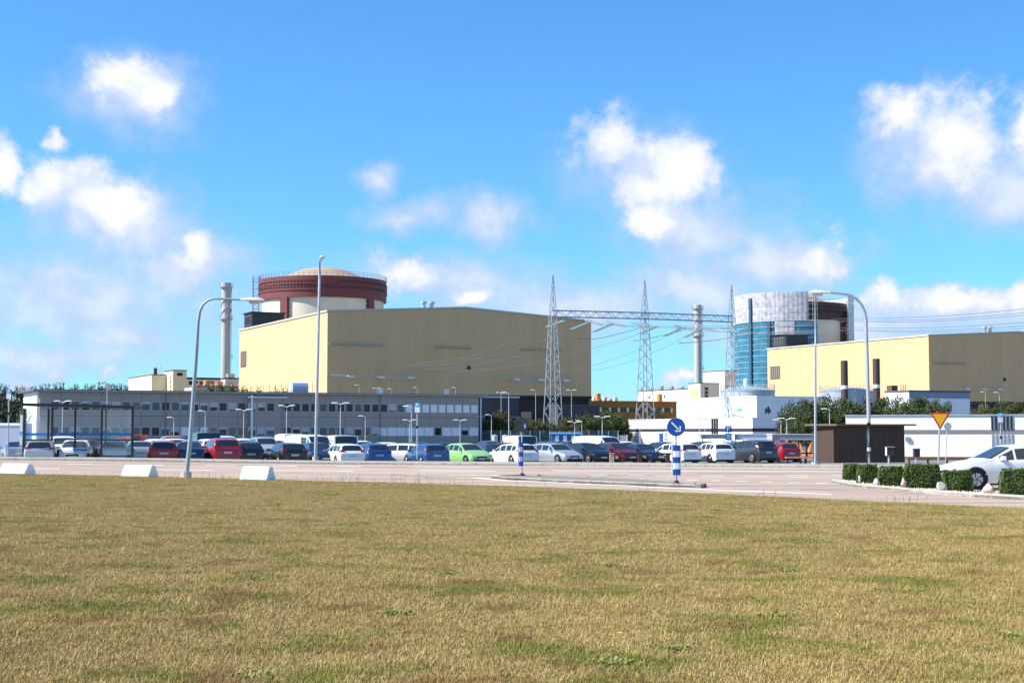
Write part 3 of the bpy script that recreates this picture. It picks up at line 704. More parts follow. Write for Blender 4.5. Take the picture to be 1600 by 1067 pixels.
t, C, Lu, Lv, z1 = block('switch_house', 'small grey flat-roofed house at the chimney foot', 352, 420, 346, 372, 592, mat('switch_grey', (.40, .41, .42), .8), roof=dkwall, parapet=.4)
m1 = MB(); m1.obox(C + UD * 1 + VD * 1, UD, 2, VD, 2, z1 + .4, z1 + 1.6); m1.build('roof_unit', steel, t)

# dark annex between office and pylon
t, C, Lu, Lv, z1 = block('dark_annex', 'flat dark grey annex right of the grey office', 690, 296, 680, 811, 620.5, mat('annex_grey', (.055, .056, .064), .8, var=.15, vscale=.4), parapet=.35, roof=steel)
face_box(t, 'wall_joint', C, UD, 0, Lu, -VD, 5.0, 5.12, steel)
hx = solve(hA, UD, 811)
t2 = thing('loading_hatch', tuple(hA + UD * hx - VD * 1)[:2] + (4.0,), 'faded pinkish loading hatch panel on the dark hall base', 'hatch')
face_box(t2, 'panel', hA, UD, hx, hx + 2.6, -VD, 3.8, 6.6, rust, out=1.2, thick=.3)
for k in range(2): face_box(t2, 'rail', hA, UD, hx - .05, hx + 2.65, -VD, 4.3 + k * .7, 4.4 + k * .7, mat('rail_rust2', (.25, .16, .12)), out=1.3, thick=.08)
t3 = thing('guard_railing', tuple(hA + UD * (hx + 3) - VD * 4)[:2] + (3.6,), 'orange guard railing behind the first pylon', 'railing'); m1 = MB()
p0 = hA + UD * (hx + 3) - VD * 4; p1 = hA + UD * (hx + 12) - VD * 4; rail(m1, [(p0.x, p0.y, 3.6), (p1.x, p1.y, 3.6)], 1.2, 1.5, .09); m1.build('rails', orange, t3)
m1 = MB(); m1.obox(p0, UD, 9, VD, 2.5, GB, 3.6); m1.build('deck', dkwall, t3)
t, C, Lu, Lv, z1 = block('low_dark_wall', 'low dark grey shed behind the trees by the ochre building', 872, 300, 868, 936, 634, mat('annex_grey2', (.06, .062, .07), .8))
# ochre building
t, C, Lu, Lv, z1 = block('ochre_building', 'ochre brown office with a strip of small windows behind the pylons', 915, 385, 905, 1057, 627.5, orangeb, parapet=.3, roof=orangeb)
for k in range(28):
    s_ = 1.5 + k * (Lu - 2.5) / 28
    w_ = face_box(t, 'window', C, UD, s_, s_ + .62, -VD, z1 - 2.6, z1 - 1.5, pane_d if k % 3 else pane_w, out=.06)
for k in range(6): 
    p = C + UD * (2 + k * 1.6) + VD * 2; m1 = MB(); m1.obox(p, UD, .9, VD, .9, z1 + .3, z1 + .9 + .4 * (k % 2)); m1.build('roof_vent', whit2, t)
for s_ in (Lu * .17, Lu * .85):
    p = C + UD * s_ + VD * 2; m1 = MB(); m1.lathe((p.x, p.y), [(.01, z1 + 2.5), (.8, z1 + 2.2), (.8, z1)], 12); m1.build('roof_cowl', mat('cowl_orange', (.60, .33, .10), .6), t, True)
# cream building with roof plant, its tower and the block behind
t, C, Lu, Lv, z1 = block('process_building', 'long cream process building behind the second pylon', 1078, 450, 996, 1082, 608, whit2)
for k in range(2): face_box(t, 'vent', C, VD, 14 + 9 * k, 14.8 + 9 * k, -UD, z1 - 2.4, z1 - 1.6, dark)
m1 = MB(); rail(m1, [tuple(C + VD * 1)[:2] + (z1 + .2,), tuple(C + VD * (Lv - 1))[:2] + (z1 + .2,)], 1.1, 2, .05); m1.build('roof_railing', steel, t)
for k in range(5): p = C + VD * (6 + k * 6) + UD * 1; m1 = MB(); m1.obox(p, UD, 1, VD, 1.6, z1 + .25, z1 + .9 + .3 * (k % 3)); m1.build('roof_vent', steel, t)
t, C, Lu, Lv, z1 = block('access_tower', 'cream access tower with a yellow recess and stacked windows', 1094, 440, 1076, 1124, 599, whit2)
face_box(t, 'recess_panel', C, VD, 1.2, Lv - .8, -UD, 10, z1 - 1.6, mat('recess_yellow', (.55, .42, .20), .8))
for k in range(4): face_box(t, 'window', C, UD, 1.6, 2.8, -VD, z1 - 2.0 - k * 1.15, z1 - 1.1 - k * 1.15, pane_d)
t, C, Lu, Lv, z1 = block('cream_block', 'plain cream block behind the access tower', 1132, 470, 1099, 1150, 579.5, whit2)
face_box(t, 'vent_recess', C, UD, -.1, 1.8, -VD, 10, z1 - 4.5, mat('recess_tan', (.45, .34, .22), .8), out=.08)
# white block with shaded side
t, C, Lu, Lv, z1 = block('white_block', 'tall plain white block with a small cyan sign behind the car park', 1182, 232, 1058, 1290, 620.8, whitew, roof=whitew)
face_box(t, 'sign', C, VD, 3.8, 5.3, -UD, z1 - 2.1, z1 - 1.7, cyan)
for k in range(4): face_box(t, 'emblem', C, UD, 1.6 + k * .28, 1.8 + k * .28, -VD, z1 - 2.6 + .25 * (k % 2), z1 - 1.8 + .2 * (k % 3), black)
# long white pavilion with dark band
def banded(pxc, Y, pxl, pxr, ytop, yb0, yb1, label, front=False):
    t, C, Lu, Lv, z1 = block('white_pavilion', label, pxc, Y, pxl, pxr, ytop, whitew, roof=whitew, parapet=.06)
    b0, b1 = zat(yb1, Y), zat(yb0, Y)
    for (d, L, nr) in ((VD, Lv, -UD), (UD, Lu, -VD)): face_box(t, 'clerestory_band', C, d, -.04, L, nr, b0, b1, mat('band_charcoal', (.035, .036, .042), .6), out=.05, thick=.08)
    return t, C, Lu, Lv, z1
t, C, Lu, Lv, z1 = banded(1175, 200, 982, 1236, 653, 669, 674.2, 'long white low pavilion with dark clerestory band behind the keep-right sign')
for k in range(3):
    s_ = solve(C, VD, 1113 + k * 3.7 - 0)
    face_box(t, 'black_fin', C, VD, s_ - .15, s_ + .15, -UD, 1.6, z1 + .0, black, out=.14, thick=.1)
s_ = solve(C, VD, 1033); face_box(t, 'notice_board', C, VD, s_ - .5, s_ + .5, -UD, .2, 1.7, signblue, out=.1)
s_ = solve(C, VD, 1041); face_box(t, 'notice_board', C, VD, s_ - .5, s_ + .45, -UD, .6, 1.95, white, out=.1)
face_box(t, 'notice_mark', C, VD, s_ - .25, s_ - .05, -UD, 1.1, 1.8, signblue, out=.12); face_box(t, 'notice_mark', C, VD, s_ + .1, s_ + .3, -UD, 1.1, 1.8, signblue, out=.12); face_box(t, 'notice_mark', C, VD, s_ - .3, s_ + .2, -UD, .7, .95, signblue, out=.12)
t = thing('grey_gate', tuple(at(972, 690, 215)), 'pale grey gate panel left of the white pavilion', 'gate'); p = at(966, 690, 215); m1 = MB(); m1.box(p.x, p.x + 1.25, 215, 215.1, -.6, zat(680, 215)); m1.build('panel', mat('gate_grey', (.45, .45, .46), .7), t)
for dx in (-.06, 1.25): m1 = MB(); m1.box(p.x + dx, p.x + dx + .1, 214.95, 215.12, -.6, zat(679, 215)); m1.build('post', white, t)
# right-hand long white building, facing the road
Y0 = 120.0; a = at(1322, 700, Y0 + 3.0); b = at(1760, 700, Y0 - 5)
dR = Vector((b.x - a.x, b.y - a.y, 0)); LR = dR.length; dR.normalize(); nR = Vector((dR.y, -dR.x, 0))
t = thing('white_long_building', (a.x, a.y, GB), 'long white single-storey building with black vertical fins behind the brown shed', 'building'); zt = zat(649, Y0)
m1 = MB(); m1.obox(a, dR, LR, -nR, 12, GB, zt); m1.build('wall', whitew, t)
m1 = MB(); m1.obox(V2(a) - dR * .1 + nR * .12, dR, LR + .2, -nR, 12.3, zt, zt + .08); m1.build('roof', steel, t)
face_box(t, 'clerestory_band', a, dR, 0, LR, nR, zat(677.5, Y0), zat(671.3, Y0), mat('band_grey', (.17, .17, .185), .6), out=.04, thick=.06)
for k in range(6):
    s_ = solve(a, dR, 1549 + k * 6.1); face_box(t, 'black_fin', a, dR, s_ - .07, s_ + .07, nR, zat(671, Y0), zat(650.5, Y0), black, out=.12, thick=.1)
    face_box(t, 'grey_fin', a, dR, s_ - .06, s_ + .06, nR, zat(708, Y0), zat(677.5, Y0), mat('fin_grey', (.24, .26, .26), .7), out=.1, thick=.08)
s_ = solve(a, dR, 1417); face_box(t, 'wall_box', a, dR, s_ - .17, s_ + .17, nR, zat(689, Y0), zat(682.5, Y0), mat('box_grey', (.2, .21, .24), .6), out=.2, thick=.2)
face_box(t, 'plinth', a, dR, 0, LR, nR, GB, zat(713, Y0), mat('plinth_brown', (.22, .15, .11), .8), out=.03, thick=.06)
t = thing('timber_rail', tuple(at(1460, 716, 104)), 'brown timber rail on posts before the long white building', 'railing'); p = at(1418, 716, 104); q = at(1511, 716, 104); m1 = MB(); m1.box(p.x, q.x, 103.9, 104.1, zat(718.5, 104), zat(715, 104)); m1.build('rail', wood, t)
for k in range(4): x = p.x + .1 + (q.x - p.x - .2) * k / 3; m1 = MB(); m1.box(x - .06, x + .06, 103.93, 104.07, -.5, zat(717, 104)); m1.build('post', wood, t)
# white building up behind the trees
t, C, Lu, Lv, z1 = block('white_workshop', 'white flat-roofed workshop with shaded blue-grey front behind the trees', 1420, 265, 1383, 1515, 612, whitew, roof=roofm, parapet=.3)
face_box(t, 'fascia', C, UD, 0, Lu, -VD, z1 - 1.1, z1 - .05, mat('fascia_blue', (.22, .27, .36), .7), out=.05)
p = C + VD * 5 + UD * .4; m1 = MB(); m1.obox(p, UD, 1.4, VD, 1.4, z1 + .3, z1 + 1.3); m1.build('roof_fan', mat('fan_brown', (.16, .07, .05), .7), t)
for k in range(3): q = p + UD * (2.2 + .5 * k); m1 = MB(); m1.tube((q.x, q.y, z1 + .3), (q.x, q.y, z1 + 1.5), .07, n=5); m1.build('vent_pipe', dark, t)
t, C, Lu, Lv, z1 = block('dark_lean_to', 'dark purple-brown lean-to beside the white workshop', 1516, 275, 1512, 1548, 631, mat('leanto', (.06, .035, .04), .8))
# brown stacks and tanks
for i, (px, yt) in enumerate(((1319.5, 563.5), (1369.5, 560.5))):
    Y = 300 - i * 3; c = at(px, 600, Y); zt = zat(yt, Y); t = thing('brown_stack', (c.x, c.y, GB), ('brown steel stack with pale ring rising beside the grey tank', 'brown steel stack with pale ring nearer the white workshop')[i], 'stack', 'brown stacks'); m1 = MB()
    m1.lathe((c.x, c.y), [(.72, GB), (.72, zt), (.6, zt), (.6, zt - 1)], 20); m1.build('pipe', stackm, t, True)
    zz = zat(605 if i == 0 else 603.5, Y); m1 = MB(); m1.lathe((c.x, c.y), [(.72, zz - .35), (.75, zz - .35), (.75, zz + .35), (.72, zz + .35)], 20); m1.build('ring', white, t, True)
for i, (px, ytop, rpx, Y) in enumerate(((1168, 611.5, 42, 262), (1322, 612, 41, 305))):
    c = at(px, 600, Y); r_ = rpx * Y / F; zt = zat(ytop, Y); t = thing('storage_tank', (c.x, c.y, GB), ('wide grey storage tank behind the white block', 'wide grey storage tank behind the brown stacks')[i], 'tank', 'grey storage tanks'); m1 = MB()
    m1.lathe((c.x, c.y), [(r_, GB), (r_, zt), (r_ + .1, zt), (r_ + .1, zt + .15), (r_ * .6, zt + .75), (.01, zt + 1.0)], 48); m1.build('shell', tankm, t, True)
    m1 = MB(); k_ = 40
    for k in range(k_):
        a_ = 2 * math.pi * k / k_; b_ = 2 * math.pi * (k + 1) / k_; f = lambda q: (c.x + r_ * math.sin(q), c.y - r_ * math.cos(q))
        m1.tube(f(a_) + (zt + .1,), f(a_) + (zt + 1.15,), .035, n=4)
        for h_ in (.6, 1.15): m1.tube(f(a_) + (zt + h_,), f(b_) + (zt + h_,), .03, n=4)
    m1.build('railing', steel, t)
    m1 = MB(); m1.lathe((c.x - .3, c.y), [(.01, zt + 2.3), (.3, zt + 2.2), (.45, zt + 1.6), (.3, zt + .8)], 10); m1.build('vent', white, t, True)

# ------------------------------------------------------------------ grey two-storey office
OA = at(62, 640, 188); OB = at(748, 640, 216); od = Vector((OB.x - OA.x, OB.y - OA.y, 0)); OL = od.length; od.normalize(); on_ = Vector((od.y, -od.x, 0)); OA = V2(OA)
t = thing('office_building', (OA.x, OA.y, GB), 'long grey two-storey office building along the back of the car park', 'building'); zr = 7.05; zs = 3.95
npan = 24
for fl, (z0, z1) in enumerate(((GB, zs - .03), (zs + .03, zr))):
    for k in range(npan):
        s0 = OL * k / npan; s1 = OL * (k + 1) / npan; m1 = MB(); m1.obox(OA + od * (s0 + .015), od, s1 - s0 - .03, -on_, .3, z0, z1); m1.build('wall_panel', grey_wall, t)
m1 = MB(); m1.obox(OA - on_ * .06 + od * .1, od, OL - .2, -on_, 11.8, GB, zr - .02); m1.build('core', mat('office_core', (.12, .13, .14), .8), t)
m1 = MB(); m1.obox(OA - od * .3 + on_ * -.4, od, .3, -on_, 11, GB, zr); m1.build('end_wall', whitew, t)
m1 = MB(); m1.obox(OA - od * .9 + on_ * .55, od, OL + 2.2, -on_, 13.2, zr, zr + .28); rf = m1.build('roof', roofm, t)
m1 = MB(); m1.obox(OA - od * .9 + on_ * .62, od, OL + 2.2, -on_, .07, zr + .02, zr + .2); m1.build('eaves_board', mat('eaves', (.34, .35, .36), .6), rf)
s_b = [solve(OA, od, q) for q in (390, 437)]
m1 = MB(); m1.obox(OA + od * s_b[0] + on_ * .5, od, s_b[1] - s_b[0], -on_, .55, GB, zr - .55); m1.build('projecting_bay', grey_wall, t)
m1 = MB(); m1.obox(OA + od * (s_b[0] - .4) + on_ * .95, od, s_b[1] - s_b[0] + 1.2, -on_, 1.0, zr - .55, zr - .4); m1.build('bay_eaves', white, t)
for px in (259, 594): s_ = solve(OA, od, px); m1 = MB(); p = OA + od * s_ + on_ * .1; m1.tube((p.x, p.y, GB), (p.x, p.y, zr), .07, n=6); m1.build('downpipe', mat('pipe_grey', (.22, .23, .25), .6), t)
for px, rr_ in ((391.5, .16), (748, .08)): s_ = solve(OA, od, px); m1 = MB(); p = OA + od * s_ + on_ * .75; m1.tube((p.x, p.y, GB), (p.x, p.y, zr - .3), rr_, n=8); m1.build('downpipe', white, t)
ang = math.atan2(od.y, od.x)
def win_mesh(w, h):
    f_ = MB(); b_ = .06
    for (x0, x1, z0, z1) in ((0, w, 0, b_), (0, w, h - b_, h), (0, b_, b_, h - b_), (w - b_, w, b_, h - b_)): f_.box(x0, x1, -.07, .02, z0, z1)
    p_ = MB(); p_.box(b_, w - b_, -.02, .01, b_, h - b_)
    return f_.mesh('window', frame_w), [p_.mesh('pane', mm) for mm in (pane_d, pane_t, pane_w, pane_r)]
wf, wp = win_mesh(1.12, 1.2); wf2, wp2 = win_mesh(1.5, 1.25)
rw = random.Random(11); bl_me = MB().box(0, 1.0, -.008, .008, -1.0, 0).mesh('blind', mat('blind_cloth', (.50, .49, .47), .8))
def window(s_, z, kind, wide=False, out=.02):
    p = OA + od * s_ + on_ * out; base = Vector(ORG[t.name]); f_ = inst('window', wf2 if wide else wf, t, p + Vector((0, 0, z)) - base, ang); inst('pane', (wp2 if wide else wp)[kind], f_, (0, 0, 0))
    if kind in (0, 1) and rw.random() < .4: inst('blind', bl_me, f_, (.06, -.03, 1.14), 0, (1, 1, rw.choice((.25, .4, .6, .9))))
nU = 47; s0, s1 = solve(OA, od, 86), solve(OA, od, 741)
for k in range(nU):
    s_ = s0 + (s1 - s0) * k / (nU - 1) - .55; bay = s_b[0] - .5 < s_ < s_b[1] - .5; o_ = .53 if bay else .02
    if bay and s_ + 1.2 > s_b[1]: continue
    kind = rw.choice([0, 0, 0, 1, 1, 3, 0]) if k < 38 else 2
    window(s_, 4.65, kind, out=o_)
    if k >= 36:
        continue
    window(s_, 1.35, rw.choice([0, 1, 3, 0, 1, 2]), out=o_)
q0, q1 = solve(OA, od, 598), solve(OA, od, 740)
for k in range(11):
    s_ = q0 + (q1 - q0) * k / 10 - .75
    if k in (6, 9): window(s_ + .2, 1.35, 0)
    else: window(s_, 1.3, 2, True)
# roof hatch box with rounded blue hood and the outside stair at the gable
p = OA + od * solve(OA, od, 472) - on_ * 4; u_ = thing('roof_ventilator', (p.x, p.y, zr + .28), 'pale blue round-topped ventilator on the office roof', 'ventilator'); m1 = MB()
prof = [(0, 0), (0, .55), (.2, .95), (.7, 1.1), (1.2, .95), (1.4, .55), (1.4, 0)]; vs = []
for s_ in (0, 2.3):
    for (a_, z) in prof: q = p + od * s_ - on_ * a_; vs.append((q.x, q.y, zr + .75 + z))
m1.add(vs, [tuple(range(7)), tuple(range(7, 14))[::-1]] + [(i, (i + 1) % 7, 7 + (i + 1) % 7, 7 + i) for i in range(7)]); m1.build('hood', mat('hood_blue', (.38, .47, .60), .5), u_)
m1 = MB(); m1.obox(p, od, 2.3, -on_, 1.4, zr + .28, zr + .72); m1.build('base', steel, u_)
for i, (px, yt) in enumerate(((709, 611), (605, 607), (176, 603))):
    p = OA + od * solve(OA, od, px) - on_ * 2.5; tag(MB().box(p.x - .35, p.x + .35, p.y - .3, p.y + .3, zr + .28, zr + 1.1).build('roof_box', steel), ('small steel roof box near the right end of the office', 'small steel roof box above the office downpipe', 'small steel roof box above the bus shelter')[i], 'roof box')
stt = thing('outside_stair', tuple(OA - od * 2)[:2] + (GB,), 'steel outside stair at the white gable end of the office', 'stair')
for k in range(16):
    p = OA - od * (3.0 - .13 * k) + on_ * (.2); m1 = MB(); m1.obox(p, od, .3, -on_, 1.1, GB + .3 + k * .29, GB + .35 + k * .29); m1.build('tread', steel, stt)
for s_ in (0, -1.1):
    m1 = MB(); a_ = OA - od * 3.0 + on_ * (.2 + s_); b_ = OA - od * 1.0 + on_ * (.2 + s_); m1.tube((a_.x, a_.y, GB + 1.2), (b_.x, b_.y, GB + 5.7), .05, n=4); m1.tube((a_.x, a_.y, GB + .2), (b_.x, b_.y, GB + 4.7), .07, n=4); m1.build('handrail', steel, stt)
# ================================================================== PYLONS, GANTRY, WIRES
def lattice_tower(px, ytop, Y, beam_y, label):
    c = at(px, 600, Y); zt = zat(ytop, Y); zbm = zat(beam_y, Y); t = thing('lattice_tower', (c.x, c.y, GB), label, 'pylon', 'lattice pylons of the line gantry')
    c = V2(c)
    def hw(z): return 1.25 + (.42 - 1.25) * min(1, (z - GB) / (zbm - GB)) if z < zbm else .42 + (.06 - .42) * (z - zbm) / (zt - zbm)
    du = UD; dv = VD
    def cor(i, z): s = ((-1, -1), (1, -1), (1, 1), (-1, 1))[i % 4]; p = c + du * s[0] * hw(z) + dv * s[1] * hw(z); return Vector((p.x, p.y, z))
    for i in range(4): m1 = MB(); m1.path([cor(i, GB), cor(i, zbm), cor(i, zt)], [.085, .065, .04], 4); m1.build('leg', steel, t)
    z = GB + .4; zz = [z]
    while z < zt - .8: z += max(.75, hw(z) * 1.55); zz.append(min(z, zt))
    for k in range(len(zz) - 1):
        for i in range(4):
            a, b = (cor(i, zz[k]), cor(i + 1, zz[k + 1])) if (k + i) % 2 == 0 else (cor(i + 1, zz[k]), cor(i, zz[k + 1]))
            m1 = MB(); m1.tube(a, b, .042 if zz[k] < zbm else .03, n=4); m1.build('brace', steel, t)
    return c, zbm
TW = [lattice_tower(864, 430, 230, 490, 'lattice pylon standing before the turbine hall front'), lattice_tower(1008, 437, 237, 493.5, 'lattice pylon standing before the ochre building'), lattice_tower(1144, 445, 244.5, 498.5, 'lattice pylon standing before the scaffolded reactor')]
def beam(p, zp, q, zq, label):
    t = thing('gantry_beam', (p.x, p.y, zp), label, 'gantry beam', 'lattice beams of the line gantry'); d = Vector((q.x - p.x, q.y - p.y, zq - zp)); L = d.length; d.normalize(); s = Vector((-d.y, d.x, 0)).normalized() * .45; up = Vector((0, 0, .5))
    P0 = Vector((p.x, p.y, zp)); cs = (s + up, s - up, -s + up, -s - up)
    for c_ in cs: m1 = MB(); m1.tube(P0 + c_, P0 + d * L + c_, .085, n=4); m1.build('chord', mat('beam_steel', (.26, .29, .33), .5, .4), t)
    n_ = int(L / 1.05)
    for k in range(n_):
        for (a, b) in ((cs[0], cs[1]), (cs[2], cs[3]), (cs[0], cs[2])):
            x0, x1 = (a, b) if k % 2 else (b, a); m1 = MB(); m1.tube(P0 + d * (L * k / n_) + x0, P0 + d * (L * (k + 1) / n_) + x1, .05, n=4); m1.build('brace', steel, t)
beam(TW[0][0], TW[0][1], TW[1][0], TW[1][1], 'lattice gantry beam between the first and middle pylons')
beam(TW[1][0], TW[1][1], TW[2][0], TW[2][1], 'lattice gantry beam from the middle pylon to the reactor-side pylon')
def string(p0, p1, i):
    p0 = Vector(p0); p1 = Vector(p1); d = p1 - p0; L = d.length; d.normalize(); t = thing('insulator_string', tuple(p0), 'green glass insulator string hanging from the gantry beam', 'insulator', 'insulator strings under the gantry'); m1 = MB(); n_ = 14
    for s in (-.22, .22):
        off = Vector((0, 0, 1)).cross(d).normalized() * s
        pts_ = []; rs_ = []
        for k in range(n_ * 2 + 1): pts_.append(p0 + off + d * (L * k / (n_ * 2))); rs_.append(.14 if k % 2 else .05)
        m1.path(pts_, rs_, 6)
    m1.build('discs', insul, t)
    for q in (p0, p1): m1 = MB(); o = Vector((0, 0, 1)).cross(d).normalized() * .35; m1.tube(q - o, q + o, .05, n=4); m1.build('yoke', steel, t)
def wire(pts, label, r=.03, grp='overhead line conductors'):
    c = []
    for a, b in zip(pts, pts[1:]):
        a = Vector(a); b = Vector(b); sag = (b - a).length * .018
        for k in range(16):
            u = k / 16; p = a.lerp(b, u); p.z -= sag * 4 * u * (1 - u); c.append(p)
    c.append(Vector(pts[-1])); m1 = MB(); m1.path(c, r, 4); return tag(m1.build('power_line', wirem), label, 'power line', grp)
ends = []
for i, (x0, y0, x1, y1) in enumerate(((883, 501, 855, 511), (920, 504, 893, 515), (959, 505, 928, 518), (1027, 510, 1000, 521), (1065, 512, 1040, 525), (1097, 513, 1070, 527))):
    Y = 231 + (x0 - 864) * .052
    a = at(x0, y0, Y); b = at(x1, y1, Y + 4.5); string(a, b, i); ends.append(b); m1 = None
    string(at(x0 + 30, y0 - 1 + 0, Y - 1.0), at(x0 + 57, y0 + 6, Y - 5.0), i); ends.append(at(x0 + 57, y0 + 6, Y - 5.0))
def hallpt(px, py, out=1.4): s_ = solve(hA, UD, px); p = hA + UD * s_ - VD * out; return (p.x, p.y, zat(py, p.y))
for i, (a, q) in enumerate(((ends[0], (640, 566)), (ends[2], (628, 571)), (ends[4], (650, 577)), (ends[6], (690, 580)), (ends[8], (850, 577)), (ends[10], (880, 580)))):
    wire([tuple(a), hallpt(*q)], 'thin line from the gantry down to the turbine hall busbars')
lbl = 'thin overhead line running from the gantry out past the curved street lamp'
for i, (y0, y1) in enumerate(((503, 473.5), (506, 481.5), (508, 486.5), (517, 499), (520, 506), (522, 511))):
    a = ends[1 + 2 * i] if i < 6 else ends[-1]
    m_ = at(1330, y0 - 6, 215); wire([tuple(a), tuple(m_), tuple(at(1760, y1 - 14, 175))], lbl)
for i, (x0, y0, x1, y1) in enumerate(((928, 530, 1000, 512), (990, 533, 1072, 514), (1060, 536, 1145, 527), (895, 527, 930, 530))):
    wire([tuple(at(x0, y0, 238)), tuple(at(x1, y1, 240))], 'slack jumper cable looping below the gantry beam', .05, 'jumper cables')

# ================================================================== TREES
def tree_mesh(seed, n_clump, leaves, leaf, m_leaf, rad=1.0, low=.25):
    rr = random.Random(seed); tr = MB(); cr = MB()
    tr.path([(0, 0, 0), (.02, .01, .15), (.0, .02, .35), (.02, 0, .6)], [.045, .035, .028, .012], 7)
    cl = []
    for k in range(n_clump):
        while True:
            x, y, z = rr.uniform(-1, 1), rr.uniform(-1, 1), rr.uniform(-1, 1)
            if x * x + y * y + z * z < 1: break
        f = .86 + .2 * rr.random(); cl.append((x * .46 * rad * f, y * .46 * rad * f, low + (1 - low) * (.5 + z * .47 * f), rr.uniform(.07, .14)))
    for k in range(7):
        q = cl[rr.randrange(len(cl))]; tr.path([(0, 0, .2 + .04 * k), (q[0] * .5, q[1] * .5, (q[2] + .25 + .04 * k) / 2), (q[0], q[1], q[2])], [.018, .012, .005], 5)
    for (x, y, z, r) in cl:
        for _ in range(leaves):
            d = Vector((rr.gauss(0, 1), rr.gauss(0, 1), rr.gauss(0, .8))); d = d.normalized() * r * rr.random() ** .45
            n = Vector((rr.gauss(0, 1), rr.gauss(0, 1), rr.gauss(.5, 1))).normalized(); a = n.orthogonal().normalized(); b = n.cross(a); s = leaf * rr.uniform(.6, 1.3); p = Vector((x, y, z)) + d
            cr.add([p + a * s, p + b * s * .6, p - a * s, p - b * s * .6], [(0, 1, 2, 3)])
    me = bpy.data.meshes.new('crown'); me.from_pydata(cr.v, [], cr.f); me.materials.append(m_leaf)
    return tr.mesh('trunk', bark, smooth=True), me
TK = [tree_mesh(s, 110, 80, .021, m, low=.12) for s, m in ((1, leaf1), (2, leaf1), (3, leaf2))] + [tree_mesh(9, 70, 60, .026, leaff)]
def tree(px, ytop, Y, wpx, kind, label, group, z0=GB, name='tree'):
    c = at(px, 650, Y); h = zat(ytop, Y) - z0; w = wpx * Y / F
    t = bpy.data.objects.new(name, None); COL.objects.link(t); t.location = (c.x, c.y, z0); tag(t, label, 'tree', group); ORG[t.name] = tuple(t.location)
    t.rotation_euler = (0, 0, random.uniform(0, 6.28)); k = w / h / .95
    for nm, me in zip(('trunk', 'crown'), TK[kind]):
        o = bpy.data.objects.new(nm, me); COL.objects.link(o); o.parent = t; o.scale = (h * max(.5, k), h * max(.5, k), h)
g1 = 'row of bushy trees behind the bicycle shelters'
for px, yt, w, k in ((1238, 629, 50, 0), (1262, 626, 60, 1), (1292, 619, 60, 0), (1322, 624, 60, 1), (1350, 624, 60, 0), (1378, 622, 60, 1), (1408, 620, 60, 0), (1440, 621, 60, 1), (1466, 624, 50, 0), (1305, 640, 60, 1), (1250, 646, 50, 0)):
    tree(px, yt, 172 + (px % 7) * 2.2, w, k, 'bushy green tree in the row behind the shelters and brown shed', g1)
g2 = 'small trees along the fence by the pylon'
for px, yt, w, k in ((770, 645, 38, 2), (785, 641, 40, 2), (812, 652, 34, 2), (838, 655, 34, 2), (858, 660, 34, 2), (888, 652, 44, 2), (916, 646, 46, 0), (934, 650, 40, 2), (952, 643, 52, 0), (972, 655, 34, 2), (1025, 640, 40, 2)):
    tree(px, yt, (222 + (px % 5) * 2) if px < 1000 else 300, w, k, 'small olive-green tree along the fence at the car park edge', g2)
for px, yt, w, k in ((1536, 631, 46, 2), (1565, 628, 50, 1), (1596, 626, 56, 2), (1630, 628, 56, 1)): tree(px, yt, 205, w, k, 'olive-green tree behind the long white building beside the workshop', 'trees behind the long white building')
for px, yt, w, k, Y in ((4, 604, 48, 3, 300), (30, 606, 46, 3, 310), (52, 608, 40, 3, 290), (20, 625, 50, 3, 262), (48, 632, 52, 0, 250), (36, 655, 46, 0, 215), (-25, 610, 60, 3, 290)): tree(px, yt, Y, w, k, 'dark tree standing left of the office gable', 'trees left of the office')
for px, yt, w in ((70, 604, 40), (92, 602, 36), (116, 604, 40), (140, 603, 40), (160, 601, 36), (182, 602, 40), (200, 604, 36)): tree(px, yt, 520, w, 3, 'distant dark tree showing above the office roof', 'distant trees over the office roof')
for px, yt, w in ((330, 605, 30), (346, 601, 34), (364, 603, 36), (382, 607, 30), (408, 609, 24), (430, 610, 24), (446, 610, 18)): tree(px, yt, 262, w, 0, 'dark bush top showing over the office roof below the yellow hall', 'bushes over the office roof')
for k in range(11):
    c = at(392 + k * 9.6, 606, 290); tag(MB().tube((c.x, 290, GB), (c.x, 290, zat(602.5 - k * .5, 290)), .05, n=5).build('fence_post', dark), 'thin dark fence post showing over the office roof', 'fence post', 'fence posts over the office roof')

# ================================================================== LAMPS
def car_park_lamp(px, ytop, Y, kind, where, z0=-.45):
    c = at(px, 640, Y); zt = zat(ytop, Y); lab = {'double': 'twin-headed lamp ', 'single': 'one-armed lamp '}[kind] + where
    t = thing('car_park_lamp', (c.x, c.y, z0), lab, 'street lamp', 'car park lamps'); m1 = MB(); m1.tube((c.x, c.y, z0), (c.x, c.y, zt), .06, .04, 8); m1.build('pole', mat('lamp_pale', (.52, .53, .53), .45, .2, var=.05), t)
    for s in ((-1, 1) if kind == 'double' else (-1,)):
        m1 = MB(); m1.tube((c.x, c.y, zt - .05), (c.x + s * .35, c.y, zt + .08), .035, n=5); a_ = m1.build('arm', white, t)
        m1 = MB(); x0, x1 = sorted((c.x + s * .28, c.x + s * .82)); m1.add([(x0, c.y - .12, zt + .06), (x1, c.y - .12, zt + .09), (x1, c.y + .12, zt + .09), (x0, c.y + .12, zt + .06), (x0, c.y - .09, zt + .14), (x1, c.y - .09, zt + .14), (x1, c.y + .09, zt + .14), (x0, c.y + .09, zt + .14)],
              [(0, 3, 2, 1), (4, 5, 6, 7), (0, 1, 5, 4), (1, 2, 6, 5), (2, 3, 7, 6), (3, 0, 4, 7)]); m1.build('lamp_head', white, t)
